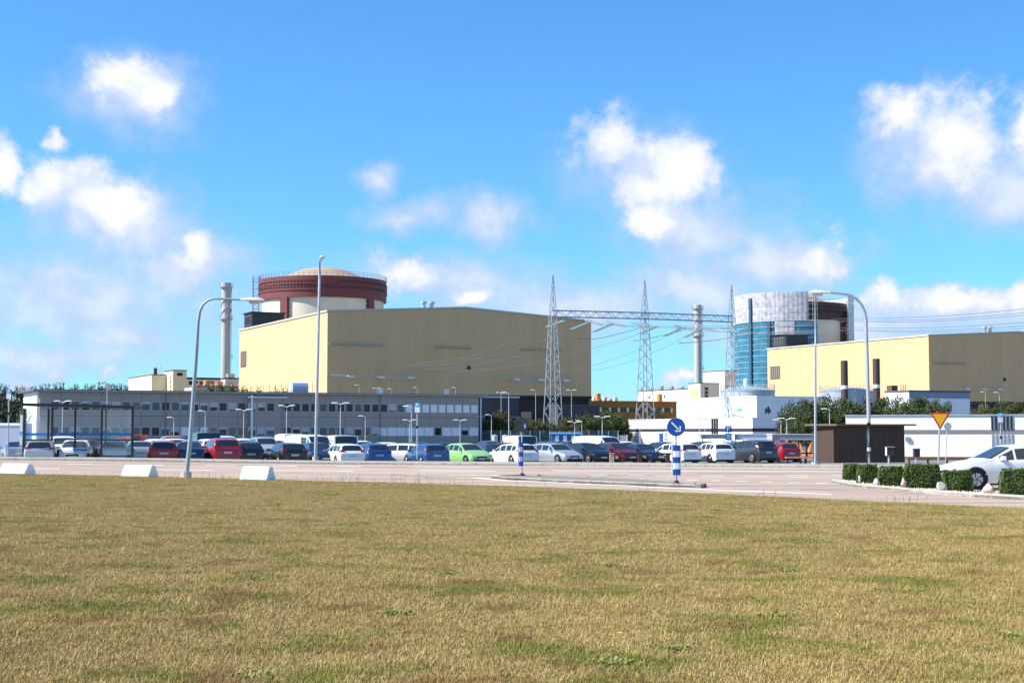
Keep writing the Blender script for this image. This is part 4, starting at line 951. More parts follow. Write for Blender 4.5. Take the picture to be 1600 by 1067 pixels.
LW = ['behind the bus shelter', 'beside the white office downpipe', 'before the office bay, past the black estate', 'above the white panel van', 'by the dark red estate, before the office wall', 'above the small blue parking sign', 'before the office, above the blue hatchback', 'before the pale office blinds by the bus stop pole', 'before the pale blinds near the office end', 'leaning its head left beside the bus stop pole',
      'among the small trees at the office corner', 'tall, before the dark annex', 'before the dark annex wall, close to the hall', 'before the loading hatch', 'right of the first pylon, before the hall', 'above the blue shed', 'between the blue shed and the trees', 'above the black hatchback, before the fence trees', 'before the left end of the white pavilion', 'before the white pavilion, left of its fins', 'close to the pavilion fins', 'before the trees by the shelters', 'before the trees, beside a twin lamp', 'just over the brown shed roof', 'before the far hall, by the workshop trees', 'before the far hall, beside the lean-to', 'among the dark trees left of the shelter', 'rising over the office roof near its gable', 'over the office roof, under the hall busbar', 'over the office roof in a pair with another', 'over the office roof near its right end', 'over the office roof beside the roof box', 'over the office roof above the bus stop flag']
for a, w_ in zip(((98, 628, 140, 'double'), (381, 641, 150, 'double'), (448, 635, 145, 'double'), (532, 631, 138, 'double'), (272, 653, 175, 'single'), (321, 643, 170, 'single'), (571, 651, 172, 'single'), (640, 657, 178, 'double'), (719, 657, 180, 'double'), (643, 636, 140, 'single'),
          (768, 649, 190, 'single'), (795, 614.5, 160, 'single'), (783, 614, 225, 'double'), (837, 610, 235, 'single'), (893, 610, 240, 'double'), (898, 660, 165, 'double'), (909, 658, 200, 'single'), (941, 652, 150, 'double'), (1000, 660, 185, 'double'), (1093, 648, 160, 'double'), (1101, 659, 190, 'double'), (1229, 655, 140, 'double'), (1220, 657, 150, 'single'), (1296, 640, 150, 'single'), (1562, 614, 240, 'single'), (1540, 613, 250, 'single'), (50, 660, 230, 'single'), (167, 603, 175, 'single'), (561, 602, 280, 'single'), (588, 607, 290, 'double'), (712, 606, 300, 'single'), (612, 608, 290, 'single'), (652, 606, 290, 'single')), LW): car_park_lamp(*a, w_)
def street_lamp(name, base, pts, head_dir, label, r0=.10, r1=.055, mt=lampgrey, collar=True):
    t = thing(name, base, label, 'street lamp', 'street lamps along the road'); b = Vector(base); m1 = MB()
    P_ = [b] + [Vector(p) for p in pts]; n_ = len(P_); m1.path(P_, [r0 + (r1 - r0) * min(1, k / (n_ * .7)) for k in range(n_)], 10); m1.build('pole', mt, t, True)
    m1 = MB(); m1.tube(b - Vector((0, 0, .1)), b + Vector((0, 0, .18)), .2, .2, 12); m1.build('base', concrete, t)
    m1 = MB(); mid = P_[0].lerp(P_[1], .46); up = (P_[1] - P_[0]).normalized(); m1.tube(mid - up * .04, mid + up * .12, r0 * 1.05, r0 * .9, 10); m1.build('collar', mt, t)
    e = P_[-1]; h = Vector(head_dir).normalized(); s = h.cross(Vector((0, 0, 1))).normalized(); u = s.cross(h); m1 = MB(); vs = []
    sec = [(0, .05, .05), (.18, .09, .08), (.42, .16, .11), (.75, .15, .10), (.92, .06, .04)]
    for (x, w, hh) in sec:
        for k in range(10): a = 2 * math.pi * k / 10; vs.append(e + h * x + s * w * math.cos(a) + u * (hh * math.sin(a) * (1 if math.sin(a) > 0 else .55)))
    m1.add(vs, [(10 * j + k, 10 * j + (k + 1) % 10, 10 * j + 10 + (k + 1) % 10, 10 * j + 10 + k) for j in range(4) for k in range(10)] + [tuple(range(10)), tuple(range(40, 50))[::-1]]); hd = m1.build('lamp_head', mat('lamp_head_pale', (.60, .62, .60), .5, var=.05), t, True)
    m1 = MB(); q = e + h * .55 - u * .055; m1.tube(q - h * .2, q + h * .2, .1, .1, 8); m1.build('lens', mat('lamp_lens', (.55, .58, .58), .15), hd)
    return t
bl = on_ground(291, 744.5, .05); Yl = bl.y
street_lamp('street_lamp', tuple(bl), [tuple(at(x, y, Yl)) for x, y in ((297, 690), (302, 620), (307, 550), (309.5, 505), (312, 487), (317, 476), (325, 469.5), (334, 467), (350, 467), (376, 468.5))], (1, 0, -.03), 'leaning grey street lamp with curved arm at the lawn edge', .09, .042)
bl = on_ground(493, 717.5, .1); Yl = bl.y
street_lamp('street_lamp', tuple(bl), [tuple(at(x, y, Yl)) for x, y in ((494.5, 640), (497, 540), (499, 440), (499.5, 412))] + [tuple(at(500, 406, Yl - .3)), tuple(at(501.5, 405, Yl - 1.0))], (.25, -1, .05), 'tall straight street lamp behind the far kerb before the hall', .105, .06, steel)
bl = on_ground(1274, 727, .05); Yl = bl.y
street_lamp('street_lamp', tuple(bl), [tuple(at(x, y, Yl)) for x, y in ((1274, 640), (1274, 540), (1274, 470))] + [tuple(at(1274, 461, Yl - .2)), tuple(at(1275, 458.5, Yl - .9))], (-.2, -1, .05), 'straight street lamp beside the brown shed', .07, .045, steel)
bl = at(1358, 730, 62); bl.z = .05
street_lamp('street_lamp', tuple(bl), [tuple(at(x, y, 62)) for x, y in ((1357.5, 660), (1355.5, 580), (1353, 500), (1351, 488), (1346, 476), (1338, 467), (1327, 461), (1312, 458.5), (1298, 457.5))], (-1, 0, 0), 'street lamp with curved arm rising behind the hedge', .085, .05, steel)

# ================================================================== SIGNS
def disc(mb, c, r, y0, y1, n=32): mb.tube((c[0], y0, c[1]), (c[0], y1, c[1]), r, r, n)
def island_sign(px, pybase, pyc, rpx, front, label):
    b = on_ground(px, pybase, .1); Y = b.y; s = F / Y; zc = zat(pyc, Y); r = rpx / s; x = b.x
    t = thing('keep_right_sign', tuple(b), label, 'traffic sign', 'keep-right signs on the island'); m1 = MB(); m1.tube((x, Y + .05, b.z - .05), (x, Y + .05, zc + r * .8), .03, n=8); m1.build('post', steel, t)
    m1 = MB(); m1.tube((x, Y + .05, b.z - .02), (x, Y + .05, b.z + .1), .13, .06, 10); m1.build('foot', dark, t)
    m1 = MB(); disc(m1, (x, zc), r, Y - .012, Y + .012); m1.build('disc_back', steel if front else signback, t)
    m1 = MB()
    fy = Y - .016 if front else Y + .016; sg = -1 if front else 1
    disc(m1, (x, zc), r * .96, fy, fy + sg * .002); fc = m1.build('disc_face', signblue, t)
    a = MB(); d = Vector((1, 0, -1)).normalized(); nrm = Vector((1, 0, 1)).normalized()
    def q(u, v): p = Vector((x, 0, zc)) + d * (u * r) + nrm * (v * r); return (p.x if front else 2 * x - p.x, fy + sg * .004, p.z)
    for quad in (((-.72, -.08), (.35, -.08), (.35, .08), (-.72, .08)), ((.70, .0), (.50, .0), (.12, .40), (.32, .40)), ((.70, .0), (.50, .0), (.12, -.40), (.32, -.40))): a.add([q(*k) for k in quad], [(0, 1, 2, 3)])
    a.build('arrow', white, fc)
    if not front: m1 = MB(); m1.box(x + r * .3, x + r * .55, Y - .02, Y - .013, zc - r * .5, zc + r * .1); m1.build('sticker', mat('sticker', (.4, .42, .43), .5), t)
    zt_, zb_ = (zat(691, Y), zat(728, Y)) if not front else (zat(695, Y), zat(742, Y)); w = .095 if not front else .125; dm = MB(); n_ = 5; xo = x - (.04 if not front else 0)
    for k in range(n_):
        m1 = MB(); z0 = zb_ + (zt_ - zb_) * k / n_; z1 = zb_ + (zt_ - zb_) * (k + 1) / n_; y_ = Y - .02; fr = 1
        pts_ = [(xo - w, y_ - .02), (xo - w * .5, y_ - .045), (xo + w * .5, y_ - .045), (xo + w, y_ - .02), (xo + w, y_), (xo - w, y_)]
        m1.prism(pts_, z0, z1); m1.build('stripe', (signblue if k % 2 == 0 else (white if front else mat('stripe_grey', (.40, .42, .45), .5))), t)
    m1 = MB(); m1.box(xo - w - .03, xo - w, Y - .05, Y, zb_ - .02, zt_ + .02); m1.build('edge_strip', white, t)
    if front: m1 = MB(); m1.box(xo + w, xo + w + .03, Y - .05, Y, zb_ - .02, zt_ + .02); m1.build('edge_strip', white, t)
island_sign(1057, 755, 667, 14.5, True, 'round blue keep-right sign with white arrow facing the lawn')
island_sign(815.5, 742.5, 663.5, 11.2, False, 'keep-right sign turned away, showing its dark back')
yb = at(1465, 762, 46.0); yb.z = .05; Y = 46.0; t = thing('yield_sign', tuple(yb), 'red and yellow give-way triangle sign beside the hedge', 'traffic sign')
m1 = MB(); tp = at(1469, 645, Y); m1.tube(tuple(yb), tuple(tp + Vector((0, .03, 0))), .028, n=8); m1.build('post', steel, t)
def tri(m_, cx, cz, r, y0, y1): 
    v = [(cx - r, cz + r * .5), (cx + r, cz + r * .5), (cx, cz - r * 1.2)]; m_.add([(x, y0, z) for x, z in v] + [(x, y1, z) for x, z in v], [(0, 1, 2), (5, 4, 3), (0, 3, 4, 1), (1, 4, 5, 2), (2, 5, 3, 0)])
c = at(1468.7, 652.5, Y); m1 = MB(); tri(m1, c.x, c.z, .315, Y - .02, Y); bk = m1.build('rim', redp, t); m1 = MB(); tri(m1, c.x, c.z - .005, .235, Y - .026, Y - .021); m1.build('face', ylw, t)
c = at(1480.5, 666, 75); t = thing('round_sign', (c.x, 75, .1), 'small round sign seen from behind on a thin pole by the timber rail', 'traffic sign'); m1 = MB(); m1.tube((c.x - .15, 75, .0), (c.x, 75, c.z + .3), .025, n=6); m1.build('post', steel, t); m1 = MB(); disc(m1, (c.x, c.z), .2, 74.95, 74.98, 20); m1.build('disc', mat('disc_grey', (.35, .40, .40), .5), t)
def bus_pole(px, ytop, ybase, Y, label, z0=.25):
    c = at(px, 650, Y); zt = zat(ytop, Y); zb = max(z0, zat(ybase, Y)) if ybase else z0; t = thing('bus_stop_sign', (c.x, Y, zb), label, 'bus stop sign', 'blue and white bus stop flags')
    m1 = MB(); m1.tube((c.x, Y, zb), (c.x, Y, zt), .04, n=8); m1.build('pole', steel, t); k = Y / F
    m1 = MB(); m1.box(c.x - 3.6 * k, c.x + 3.6 * k, Y - .07, Y - .03, zt - 15 * k, zt - 6 * k); m1.build('timetable', white, t); m1 = MB(); m1.box(c.x - 3.8 * k, c.x + 3.8 * k, Y - .08, Y - .02, zt - 6 * k, zt); fl_ = m1.build('flag', cyan, t)
    m1 = MB(); m1.box(c.x - 1.6 * k, c.x + 1.6 * k, Y - .09, Y - .082, zt - 4.4 * k, zt - 1.8 * k); m1.build('bus_symbol', white, fl_)
    m1 = MB(); m1.box(c.x - .07, c.x + .07, Y - .1, Y - .03, zt - 40 * k, zt - 36 * k); m1.build('clamp', dark, t)
bus_pole(13.5, 608, 712, 88, 'bus stop flag pole left of the bus shelter'); bus_pole(652, 629, 720, 85.5, 'bus stop flag pole before the blue wagon'); bus_pole(1563, 645, 0, 98, 'bus stop flag pole before the black-finned white building', .0)
def text(body, size, loc, m_, parent, name):
    cu = bpy.data.curves.new(name, 'FONT'); cu.body = body; cu.size = size; cu.align_x = 'CENTER'; cu.align_y = 'CENTER'; cu.extrude = .003
    tmp = bpy.data.objects.new(name, cu); COL.objects.link(tmp); dg = bpy.context.evaluated_depsgraph_get(); me = bpy.data.meshes.new_from_object(tmp.evaluated_get(dg)); bpy.data.objects.remove(tmp)
    me.materials.clear(); me.materials.append(m_); o = bpy.data.objects.new(name, me); COL.objects.link(o); o.parent = parent; off = Vector(ORG.get(parent.name, (0, 0, 0))); o.location = Vector(loc) - off; o.rotation_euler = (R(90), 0, 0); return o
def p_sign(px, yt, Y, w, label, plates, z0=-.45):
    c = at(px, yt, Y); k = Y / F; t = thing('parking_sign', (c.x, Y, z0), label, 'parking sign'); m1 = MB(); m1.tube((c.x, Y, z0), (c.x, Y, c.z), .035, n=8); m1.build('post', steel, t)
    m1 = MB(); m1.box(c.x - w, c.x + w, Y - .07, Y - .04, c.z - 2 * w, c.z); m1.build('plate', signblue, t); text('P', 2.3 * w, (c.x, Y - .075, c.z - w), white, t, 'letter')
    if plates:
        m1 = MB(); m1.box(c.x - w, c.x + w, Y - .07, Y - .04, c.z - 4.4 * w, c.z - 2.3 * w); m1.build('info_plate', mat('info_blue', (.03, .16, .45), .5), t)
        for j, ww in ((0, .5), (1, .7), (2, .4)): m1 = MB(); m1.box(c.x - w * ww, c.x + w * ww, Y - .076, Y - .071, c.z - (2.9 + j * .45) * w, c.z - (2.75 + j * .45) * w); m1.build('text_line', white, t)
        m1 = MB(); m1.box(c.x - w, c.x + w, Y - .07, Y - .04, c.z - 5.2 * w, c.z - 4.75 * w); m1.build('small_plate', white, t)
        m1 = MB(); m1.box(c.x + w * .9, c.x + w * 1.7, Y - .07, Y - .04, c.z - 5.6 * w, c.z - 4.5 * w); m1.build('ticket_plate', cyan, t)
p_sign(1138, 665, 112, .25, 'blue parking sign with info plate before the bicycle shelters', True); p_sign(321, 672, 150, .22, 'small blue parking sign before the office windows', False)

# ================================================================== BUS SHELTER
Yb = 89.0; z0 = .30; a = at(36, 700, Yb); b = at(208, 700, Yb); t = thing('bus_shelter', (a.x, Yb, z0), 'black-framed glass bus shelter with a blue stripe before the parked cars', 'bus shelter')
ztL, ztR = zat(634, Yb), zat(638.5, Yb)
m1 = MB(); x0, x1 = a.x - .12, b.x + .15; y0, y1 = Yb - .5, Yb + 1.5
m1.add([(x0, y0, ztL), (x1, y0, ztR), (x1, y1, ztR), (x0, y1, ztL), (x0, y0, ztL + .17), (x1, y0, ztR + .17), (x1, y1, ztR + .17), (x0, y1, ztL + .17)], [(0, 3, 2, 1), (4, 5, 6, 7), (0, 1, 5, 4), (1, 2, 6, 5), (2, 3, 7, 6), (3, 0, 4, 7)]); m1.build('roof', black, t)
bx_ = [at(px, 700, Yb + 1.3).x for px in (39, 81, 117, 165, 206)]; fx_ = [at(px, 700, Yb).x for px in (37, 75, 158.5, 207)]
ztop = ztR
for x in bx_: m1 = MB(); m1.box(x - .05, x + .05, Yb + 1.25, Yb + 1.35, z0 - .1, ztop + .02); m1.build('post', black, t)
for x in fx_: m1 = MB(); m1.box(x - .05, x + .05, Yb - .05, Yb + .05, z0 - .1, ztop + .02); m1.build('post', black, t)
def pane(x0, x1, y): 
    m1 = MB(); m1.box(x0 + .06, x1 - .06, y - .006, y + .006, z0 + .12, ztop - .05); p_ = m1.build('glass_pane', glass, t)
    m1 = MB(); m1.box(x0 + .06, x1 - .06, y - .012, y - .008, zat(680.5, Yb), zat(676.2, Yb)); m1.build('blue_stripe', blueb, p_)
for x0_, x1_ in zip(bx_, bx_[1:]): pane(x0_, x1_, Yb + 1.3)
pane(fx_[0], fx_[1], Yb); pane(fx_[2], fx_[3], Yb)
for x in (bx_[0], bx_[-1]):
    m1 = MB(); m1.box(x - .006, x + .006, Yb + .06, Yb + 1.24, z0 + .12, ztop - .05); m1.build('glass_pane', glass, t)
for y in (Yb + 1.3,):
    for zz in (z0 + .05, zat(687.5, Yb)): m1 = MB(); m1.box(bx_[0], bx_[-1], y - .025, y + .025, zz, zz + .06); m1.build('rail', black, t)
for (xa, xb) in ((fx_[0], fx_[1]), (fx_[2], fx_[3])):
    for zz in (z0 + .05, zat(688.5, Yb)): m1 = MB(); m1.box(xa, xb, Yb - .022, Yb + .022, zz, zz + .055); m1.build('rail', black, t)
m1 = MB(); m1.box(bx_[1] + .3, bx_[3] - .3, Yb + .75, Yb + 1.15, z0 + .42, z0 + .47); m1.build('bench', wood, t)
for x in (bx_[1] + .5, bx_[3] - .5): m1 = MB(); m1.box(x - .03, x + .03, Yb + .8, Yb + 1.1, z0 - .05, z0 + .42); m1.build('bench_leg', black, t)
c = at(33, 700, 90.5); t = thing('marker_post', (c.x, 90.5, .2), 'short white post with cyan collar left of the bus shelter', 'post'); m1 = MB(); m1.box(c.x - .07, c.x + .07, 90.43, 90.57, .1, zat(648, 90.5)); m1.build('post', white, t); m1 = MB(); m1.box(c.x - .09, c.x + .09, 90.4, 90.6, zat(679, 90.5), zat(674, 90.5)); m1.build('collar', cyan, t)

# ================================================================== CONCRETE BARRIERS
wb = mat('whitewashed_concrete', (.80, .80, .78), .85, var=.05, vscale=4, bump=.15, bscale=25)
for i, (xa, xb, yb_, tall) in enumerate(((1, 53, 738.6, 14.5), (192, 245, 743.8, 17.5), (377, 428, 749.6, 21))):
    p = on_ground((xa + xb) / 2, yb_, .06); k = p.y / F; L = (xb - xa - 3) * k * .96; h = tall * k; t = MB(); hw_, ht_ = .36, .15; vs = []
    n_ = 6
    ins = .10
    for s, dx in ((-L / 2, 0), (-L / 2 + ins, 1), (L / 2 - ins, 1), (L / 2, 0)): pass
    ring = lambda x, f, zt_: [(p.x + x, p.y - hw_ * f, p.z - .05), (p.x + x, p.y - hw_ * f, p.z + .06), (p.x + x, p.y - ht_ * f, p.z + zt_ - .03), (p.x + x, p.y - (ht_ - .05) * f, p.z + zt_), (p.x + x, p.y + (ht_ - .05) * f, p.z + zt_), (p.x + x, p.y + ht_ * f, p.z + zt_ - .03), (p.x + x, p.y + hw_ * f, p.z + .06), (p.x + x, p.y + hw_ * f, p.z - .05)]
    rings = [ring(-L / 2, .97, h - .03), ring(-L / 2 + .04, 1, h), ring(L / 2 - .04, 1, h), ring(L / 2, .97, h - .03)]
    for r_ in rings: vs += r_
    t.add(vs, [(8 * j + q, 8 * j + (q + 1) % 8, 8 * j + 8 + (q + 1) % 8, 8 * j + 8 + q) for j in range(3) for q in range(8)] + [tuple(range(8)), tuple(range(24, 32))[::-1]])
    tt = thing('concrete_barrier', (p.x, p.y, p.z), ('white concrete barrier at the end of the row, before the bus shelter', 'white concrete barrier next to the leaning street lamp, towards the shelter', 'white concrete barrier past the leaning street lamp, away from the shelter')[i], 'barrier', 'white concrete barriers along the lawn edge')
    o = t.build('block', wb, tt); 
    tt.rotation_euler = (0, 0, R(-17))

# ================================================================== HEDGES, ROCKS, BED
bedpts = [on_ground(*q) for q in ((1300, 754), (1330, 760), (1420, 769), (1500, 775), (1600, 781.5), (1700, 789))]
far_ = [(p.x + 1.5, p.y + 2.0) for p in bedpts][::-1]
bp_ = [(p.x, p.y) for p in bedpts]
bed = struct('planting_bed', MB().prism(bp_ + far_, -.05, .075), mat('bed_gravel', (.46, .41, .35), .95, var=.25, vscale=9, bump=.6, bscale=25)); kerb_run(bp_, bed, h=.12, w=.2, step=1.2)
def leaf_block(t, cx, cy, z0, lx, ly, h, rot, seed, n_, leaf=.035):
    rr = random.Random(seed); cr = MB(); q = Matrix.Rotation(rot, 3, 'Z')
    core = MB(); vs = []
    m_ = 6
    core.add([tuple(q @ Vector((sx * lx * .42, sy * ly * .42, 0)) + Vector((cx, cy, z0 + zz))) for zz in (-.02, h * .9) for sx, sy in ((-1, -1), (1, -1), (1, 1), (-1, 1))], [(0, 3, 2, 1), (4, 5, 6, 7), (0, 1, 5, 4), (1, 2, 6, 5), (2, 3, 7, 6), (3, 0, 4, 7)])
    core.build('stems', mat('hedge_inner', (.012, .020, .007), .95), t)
    for _ in range(n_):
        f = rr.random(); u, v, w = rr.uniform(-1, 1), rr.uniform(-1, 1), rr.random(); 
        side = rr.choice((0, 0, 0, 1, 1, 2, 3, 4, 4))
        if side == 0: v = -1 + rr.random() * .12
        elif side == 1: u = -1 + rr.random() * .12
        elif side == 2: u = 1 - rr.random() * .12
        elif side == 3: v = 1 - rr.random() * .12
        else: w = 1 - rr.random() * .07
        lump = 1 + .09 * math.sin(u * 4 + seed * 2.3) * math.cos(w * 5 + v * 4 + seed) + rr.gauss(0, .035)
        k = 1 - .20 * max(abs(u), abs(v)) ** 3 * w ** 3
        p = q @ Vector((u * lx / 2 * lump * k, v * ly / 2 * lump * k, 0)) + Vector((cx, cy, z0 - .01 + w * h * (lump * .5 + .5)))
        n = (Vector((u, v, w - .2)) + Vector((rr.gauss(0, .8), rr.gauss(0, .8), rr.gauss(0, .8)))).normalized(); a = n.orthogonal().normalized(); a = (Matrix.Rotation(rr.uniform(0, 6.28), 3, n) @ a); b = n.cross(a); s = leaf * rr.uniform(.6, 1.25)
        cr.add([p + a * s, p + b * s * .55, p - a * s, p - b * s * .55], [(0, 1, 2, 3)])
    me = bpy.data.meshes.new('foliage'); off = ORG[t.name]; me.from_pydata([(x - off[0], y - off[1], z - off[2]) for x, y, z in cr.v], [], cr.f); me.materials.append(leafh); o = bpy.data.objects.new('foliage', me); COL.objects.link(o); o.parent = t
hl = ('clipped hedge block farthest along the bed, by the brown shed', 'clipped hedge block second along the bed, with a thin white stone', 'clipped hedge block between the white rock and the pink standing stone', 'large clipped hedge block beside the give-way sign', 'clipped hedge block before the white car front wheel', 'clipped hedge block past the pink boulder, hiding the car door')
for i, (xa, xb, yt, yb_) in enumerate(((1321, 1346, 723.5, 750.5), (1343, 1378, 724.5, 755), (1376, 1418, 727, 759.5), (1417, 1478, 724, 763), (1479, 1527, 733, 768), (1569, 1640, 731, 774.5))):
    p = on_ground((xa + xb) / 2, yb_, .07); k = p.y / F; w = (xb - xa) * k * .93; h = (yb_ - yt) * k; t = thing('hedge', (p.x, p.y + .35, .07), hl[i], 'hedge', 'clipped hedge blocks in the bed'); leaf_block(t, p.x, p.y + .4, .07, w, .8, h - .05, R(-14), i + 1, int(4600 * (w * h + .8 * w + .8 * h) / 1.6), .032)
def rock(px, yt, yb_, wpx, m_, label, seed):
    p = on_ground(px, yb_, .07); k = p.y / F; rr = random.Random(seed); bm_ = bmesh.new(); bmesh.ops.create_icosphere(bm_, subdivisions=3, radius=1)
    o3 = [Vector((rr.uniform(-1, 1), rr.uniform(-1, 1), rr.uniform(-1, 1))).normalized() for _ in range(9)]
    for v in bm_.verts:
        d = v.co.copy()
        for o in o3:
            c_ = d.dot(o)
            if c_ > .60: d -= o * (c_ - .60) * .92
        v.co = d
    me = bpy.data.meshes.new('rock'); bm_.to_mesh(me); bm_.free(); me.materials.append(m_)
    for f in me.polygons: f.use_smooth = True
    me.set_sharp_from_angle(angle=R(32))
    o = bpy.data.objects.new('rock', me); COL.objects.link(o); h = (yb_ - yt) * k; o.scale = (wpx * k / 2, wpx * k / 2.2, h * .56); o.location = (p.x, p.y, .07 + h * .46); o.rotation_euler = (0, 0, rr.uniform(0, 6)); tag(o, label, 'rock', 'stones in the planting bed')
rock(1343, 742, 756, 6, stone, 'thin white stone between the two farthest hedge blocks', 1); rock(1370, 747, 759.5, 13, mat('white_stone', (.68, .64, .56), .9, var=.1, bump=.4), 'white squarish rock before the third hedge block', 2); rock(1412, 746, 763, 11, pink, 'pink standing stone beside the large hedge block', 3)
rock(1470, 752, 768.5, 19, stone, 'grey boulder at the foot of the give-way sign', 4); rock(1546, 754, 772, 23, pink, 'round pink boulder before the white car', 5); rock(1562, 766, 773, 9, stone, 'small grey stone beside the pink boulder', 6)
rr = random.Random(5); peb = MB()
for _ in range(260):
    u = rr.random(); j = u * 4.4; i = int(j); a_ = Vector(bedpts[i]); b_ = Vector(bedpts[i + 1]); p = a_.lerp(b_, j - i); x = p.x + rr.uniform(.15, .7); y = p.y + rr.uniform(.25, .9); s = rr.uniform(.02, .055)
    peb.add([(x - s, y, .07), (x, y - s, .07), (x + s, y, .07), (x, y + s, .07), (x + rr.uniform(-.01, .01), y, .075 + s * 1.1)], [(0, 1, 4), (1, 2, 4), (2, 3, 4), (3, 0, 4)])
tag(peb.build('pebbles', mat('pale_pebble', (.62, .56, .48), .9, var=.25, vscale=8)), 'pale pebbles scattered along the bed between hedge and kerb', 'pebbles', kind='stuff')
# ticket posts
for i, (px, yt, yb_, Y, w, m_) in enumerate(((1388.5, 698, 722, 72, .22, 0), (1431, 700.5, 722, 72, .2, 1), (1572.5, 704, 760, 47.5, .14, 1))):
    c = at(px, yt, Y); t = thing('ticket_post', (c.x, Y, .1), ('grey box on a post before the brown shed front', 'black box on a post right of the brown shed', 'black box on a white post beside the white car mirror')[i], 'ticket post', 'box posts'); k = Y / F; hb = (13.5 if i < 2 else 14) * k
    m1 = MB(); m1.tube((c.x, Y, 0), (c.x, Y, c.z - hb), .05 if i < 2 else .045, n=8); m1.build('post', steel if i < 2 else white, t)
    m1 = MB(); x0, x1 = c.x - w * .5, c.x + w; m1.prism([(x0, Y - .12), (x1 - .06, Y - .12), (x1, Y - .03), (x1, Y + .12), (x0, Y + .12)], c.z - hb, c.z - .02); m1.build('box', dark, t)
    m1 = MB(); m1.box(x0 - .03 if i != 2 else x0 - .16, x0, Y - .12, Y + .12, c.z - hb, c.z); m1.build('front_plate', white if i != 1 else mat('plum', (.12, .05, .06), .6), t); m1 = MB(); m1.box(x0 - .03, x1 + .04, Y - .15, Y + .14, c.z - .02, c.z + .015); m1.build('hood', steel, t)

# ================================================================== BROWN SHED, BICYCLE SHELTERS, TRAILER, SMALL STUFF
Y = 83.0; c = at(1303, 722.5, Y); dS = Vector((.96, .28, 0)).normalized(); nS = Vector((-dS.y, dS.x, 0)); L = solve(V2(c), dS, 1412); zb = zat(723, Y); zt = zat(665, Y)
t = thing('brown_shed', (c.x, c.y, zb), 'dark brown flat-roofed board shed at the roadside behind the hedge', 'shed'); dL = Vector((-.62, .78, 0)).normalized(); LL = max(1.5, solve(V2(c), dL, 1284.5))
nb = 26
for k in range(nb): 
    m1 = MB(); m1.obox(V2(c) + dS * (L * k / nb + .003), dS, L / nb - .006, nS, .06, zb, zt); m1.build('board', brownshed, t)
for k in range(12): m1 = MB(); q0_ = V2(c) + dL * (LL * k / 12 + .006) + Vector((.0, .0, 0)); m1.obox(q0_ - dS * .003, dL, LL / 12 - .012, dS, .06, zb, zt); m1.build('board', brownshed, t)
q_ = [V2(c) + nS * .07 + dS * .1, V2(c) + dS * (L - .05) + nS * .07, V2(c) + dS * (L - .05) + dL * LL, V2(c) + dL * (LL - .05) + dS * .1]
m1 = MB(); m1.prism([(p.x, p.y) for p in q_], zb, zt - .02); m1.build('core', mat('shed_inner', (.05, .03, .022), .9), t)
r0 = [V2(c) - dS * .05 - nS * .45 , V2(c) + dS * (L + .5) - nS * .45, V2(c) + dS * (L + .5) + dL * LL + nS * .2, V2(c) + dL * (LL + .2) - dS * .35]
m1 = MB(); m1.prism([(p.x, p.y) for p in r0], zt, zt + .10); m1.build('roof', mat('shed_roof', (.17, .10, .075), .8), t)
s_ = solve(V2(c), dS, 1354.5); m1 = MB(); m1.obox(V2(c) + dS * (s_ - .07) - nS * .012, dS, .14, nS, .01, zb + .1, zat(672, Y)); m1.build('glass_strip', mat('strip_teal', (.10, .22, .25), .15, spec=.8), t)
for i, (xa, xb, yt, yb_, Y, m_) in enumerate(((1096, 1150, 679, 685.5, 128, 'g'), (1148, 1208, 678.5, 687, 118, 'w'), (1207, 1290, 678.8, 687.5, 112, 'g'))):
    a = at(xa, yt, Y); b = at(xb, yt, Y); zt = a.z; zb = zat(yb_, Y); t = thing('bicycle_shelter', (a.x, Y, -.6), ('pale roofed bicycle shelter nearest the white pavilion fins', 'white roofed bicycle shelter behind the dark estate car', 'grey roofed bicycle shelter next to the brown shed')[i], 'shelter', 'bicycle shelters'); 
    m1 = MB(); m1.box(a.x, b.x, Y, Y + 2.4, zb, zt); m1.build('roof', mat('canopy_grey', (.36, .37, .40), .6) if m_ == 'g' else white, t); m1 = MB(); m1.box(a.x - .05, b.x + .05, Y - .05, Y + 2.45, zt, zt + .05); m1.build('roof_cap', white, t)
    m1 = MB(); m1.box(a.x - .02, a.x + .25, Y - .06, Y - .01, zb, zt); m1.build('end_cap', mat('endcap', (.16, .17, .20), .6), t)
    n_ = max(3, int((b.x - a.x) / 1.0))
    for k in range(n_ + 1): x = a.x + .1 + (b.x - a.x - .2) * k / n_; m1 = MB(); m1.tube((x, Y + .15 + (k % 2) * 2.0, -.6), (x, Y + .15 + (k % 2) * 2.0, zb), .05, n=6); m1.build('post', dark, t)
    m1 = MB(); m1.box(a.x, b.x, Y + 1.9, Y + 1.95, .15, .25); m1.build('rack_rail', wood, t)
for i, (xa, xb) in enumerate(((1158, 1175), (1230, 1262), (1262, 1290))):
    a = at(xa, 690, 135); b = at(xb, 690, 135); mid = (a.x + b.x) / 2; z0_ = -.6; h = zat(690, 135) + .05; t = MB(); rr = random.Random(i)
    vs = [(a.x, 135, z0_), (b.x, 135, z0_), (b.x, 137, z0_), (a.x, 137, z0_), (mid - .3, 135.8, h), (mid + .4, 136, h - .1)]
    t.add(vs, [(0, 1, 5, 4), (1, 2, 5), (2, 3, 4, 5), (3, 0, 4)]); tag(t.build('brick_pile', mat('brick_orange', (.42, .19, .09), .9, var=.3, vscale=5, bump=.5, bscale=6)), ('orange heap behind the dark estate car', 'orange heap under the shelter roof next to the lamp', 'orange heap against the brown shed side')[i], 'heap', 'orange heaps behind the shelters')
